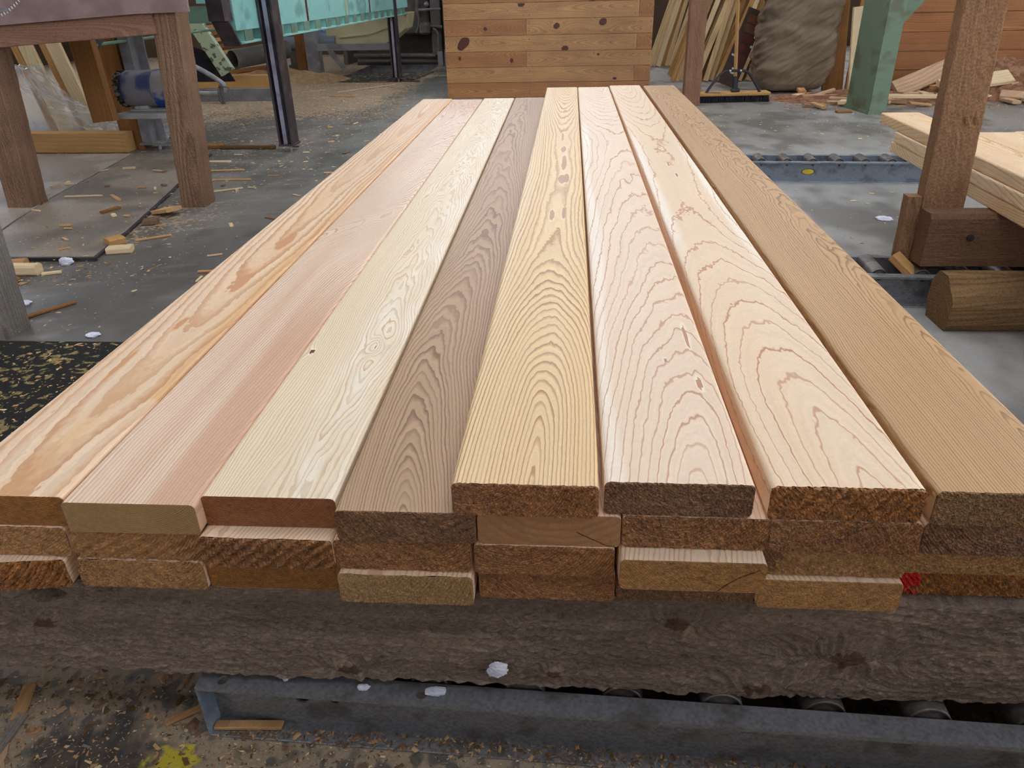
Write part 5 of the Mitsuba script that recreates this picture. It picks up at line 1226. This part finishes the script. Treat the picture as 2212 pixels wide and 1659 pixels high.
flakes('wood_shavings', 'light flecks of shavings strewn over the floor left of the stack', 4200, (-2.6, -0.6), (1.2, 5.2), 0.0034, [W_PALE, W_CHIP, W_CHIP, W_ORANGE, W_SCRAP], 'sawn', 4, z0=0.0112, thick=0.2,
       keep=lambda x, y, g: (g.random(len(x)) < 0.25 + 0.75 * (x < -1.2)))
flakes('wood_shavings', 'sawdust litter along the black edge of the grey sheet', 2200, (-2.1, -1.2), (1.55, 2.7), 0.004, [W_PALE, W_CHIP, W_SCRAP, W_ORANGE], 'sawn', 5, z0=0.0008,
       keep=lambda x, y, g: np.where(y > 1.9, np.abs(x + 1.53 + 0.22 * (y - 1.85)) < 0.05 + 0.07 * g.random(len(x)), (y > 1.6) & (y < 1.83) & (g.random(len(x)) < np.clip(0.9 - (x + 1.9) * 0.9, 0.05, 1))))
flakes('wood_shavings', 'tan chips covering the floor under the mint-green machine', 9000, (-2.9, -1.1), (5.0, 8.1), 0.0058, [W_PALE, W_CHIP, W_CHIP, W_SCRAP], 'sawn', 6, thick=0.2,
       keep=lambda x, y, g: (x < -1.15 - 0.08 * (y - 5.2)))
flakes('wood_shavings', 'white flecks on the dark floor between the machine and the plank crate', 700, (-1.6, -0.7), (3.0, 6.6), 0.0045, [W_PALE], 'sawn', 7)
flakes('wood_shavings', 'white flecks on the bluish floor right of the stack', 1300, (0.72, 3.2), (1.1, 5.3), 0.0046, [W_PALE, W_PALE, W_CHIP], 'sawn', 8, keep=lambda x, y, g: ~((x > 0.9) & (x < 1.3) & (y < 1.75)))
flakes('wood_shavings', 'sawdust specks on the black rubber mat', 5200, (-2.0, -0.72), (0.25, 1.15), 0.0030, [W_CURB, W_CHIP, W_SLAT], 'sawn', 9, z0=0.0062,
       keep=lambda x, y, g: meshkit.fbm(np.column_stack([x * 16, y * 30, x * 0]), 3, 3) > 0.47)
flakes('wood_shavings', 'reddish litter at the foot of the bin wall', 3000, (1.7, 4.2), (5.0, 5.9), 0.007, [W_SCRAP, W_CHIP, W_ORANGE], 'sawn', 10, keep=lambda x, y, g: g.random(len(x)) < stepb(5.0, 5.4, y))


def snow(label, c, r, seed, flat=0.5, cat='snow lump', sub=4):
    m = trimesh.creation.icosphere(sub, 1.0); v = np.asarray(m.vertices).copy()
    d = 0.5 + 0.55 * meshkit.fbm(v * 1.5 + seed, 2, seed) + 0.22 * (meshkit.noise(v * 4 + seed, seed + 1) - 0.5) + 0.10 * (meshkit.noise(v * 11 + seed, seed + 2) - 0.5)
    v = v * d[:, None] * r * np.array(flat)
    m.vertices = v + np.asarray(c); k = put('snow_lump', pm(m, C_SNOW, 'matte', True)); tag(k, label, cat)


snow('largest white snow lump stuck to the front of the weathered timber', (0.035, 0.0195, 0.137), 0.0150, 3, (1.0, 0.5, 0.85), sub=5)
snow('white snow crumbs on the near rail, biggest of those on its top', (-0.040, 0.024, 0.0915), 0.013, 5, (1.2, 0.6, 0.35))
snow('small white snow lump on the near rail left of the biggest crumbs', (-0.128, 0.026, 0.0905), 0.008, 6, (1.1, 0.7, 0.4))
snow('white snow fleck at the left part of the near rail, in front of the timber', (-0.225, 0.034, 0.0903), 0.006, 7, (0.8, 0.8, 0.4))
snow('tiny white snow lump at the back edge of the near rail', (-0.192, 0.046, 0.0905), 0.005, 8, (0.8, 0.6, 0.5))
snow('white snow patch on the floor between the middle conveyor and the far conveyor', (1.336, 2.353, 0.002), 0.040, 9, (1.0, 1.0, 0.15))
snow('white snow speck in front of the far conveyor rail', (1.02, 2.86, 0.004), 0.018, 10, (1.0, 1.0, 0.3))
snow('white lump under the front edge of the grey sheet', (-1.62, 1.80, 0.012), 0.026, 11, (1.2, 0.8, 0.7))
snow('white foam scrap on the floor near the left edge of the photo', (-1.55, 1.43, 0.004), 0.04, 12, (1.3, 0.8, 0.2))
snow('white crumb on the rubber mat edge near the stack', (-1.18, 1.21, 0.004), 0.02, 13, (1.2, 0.9, 0.35))
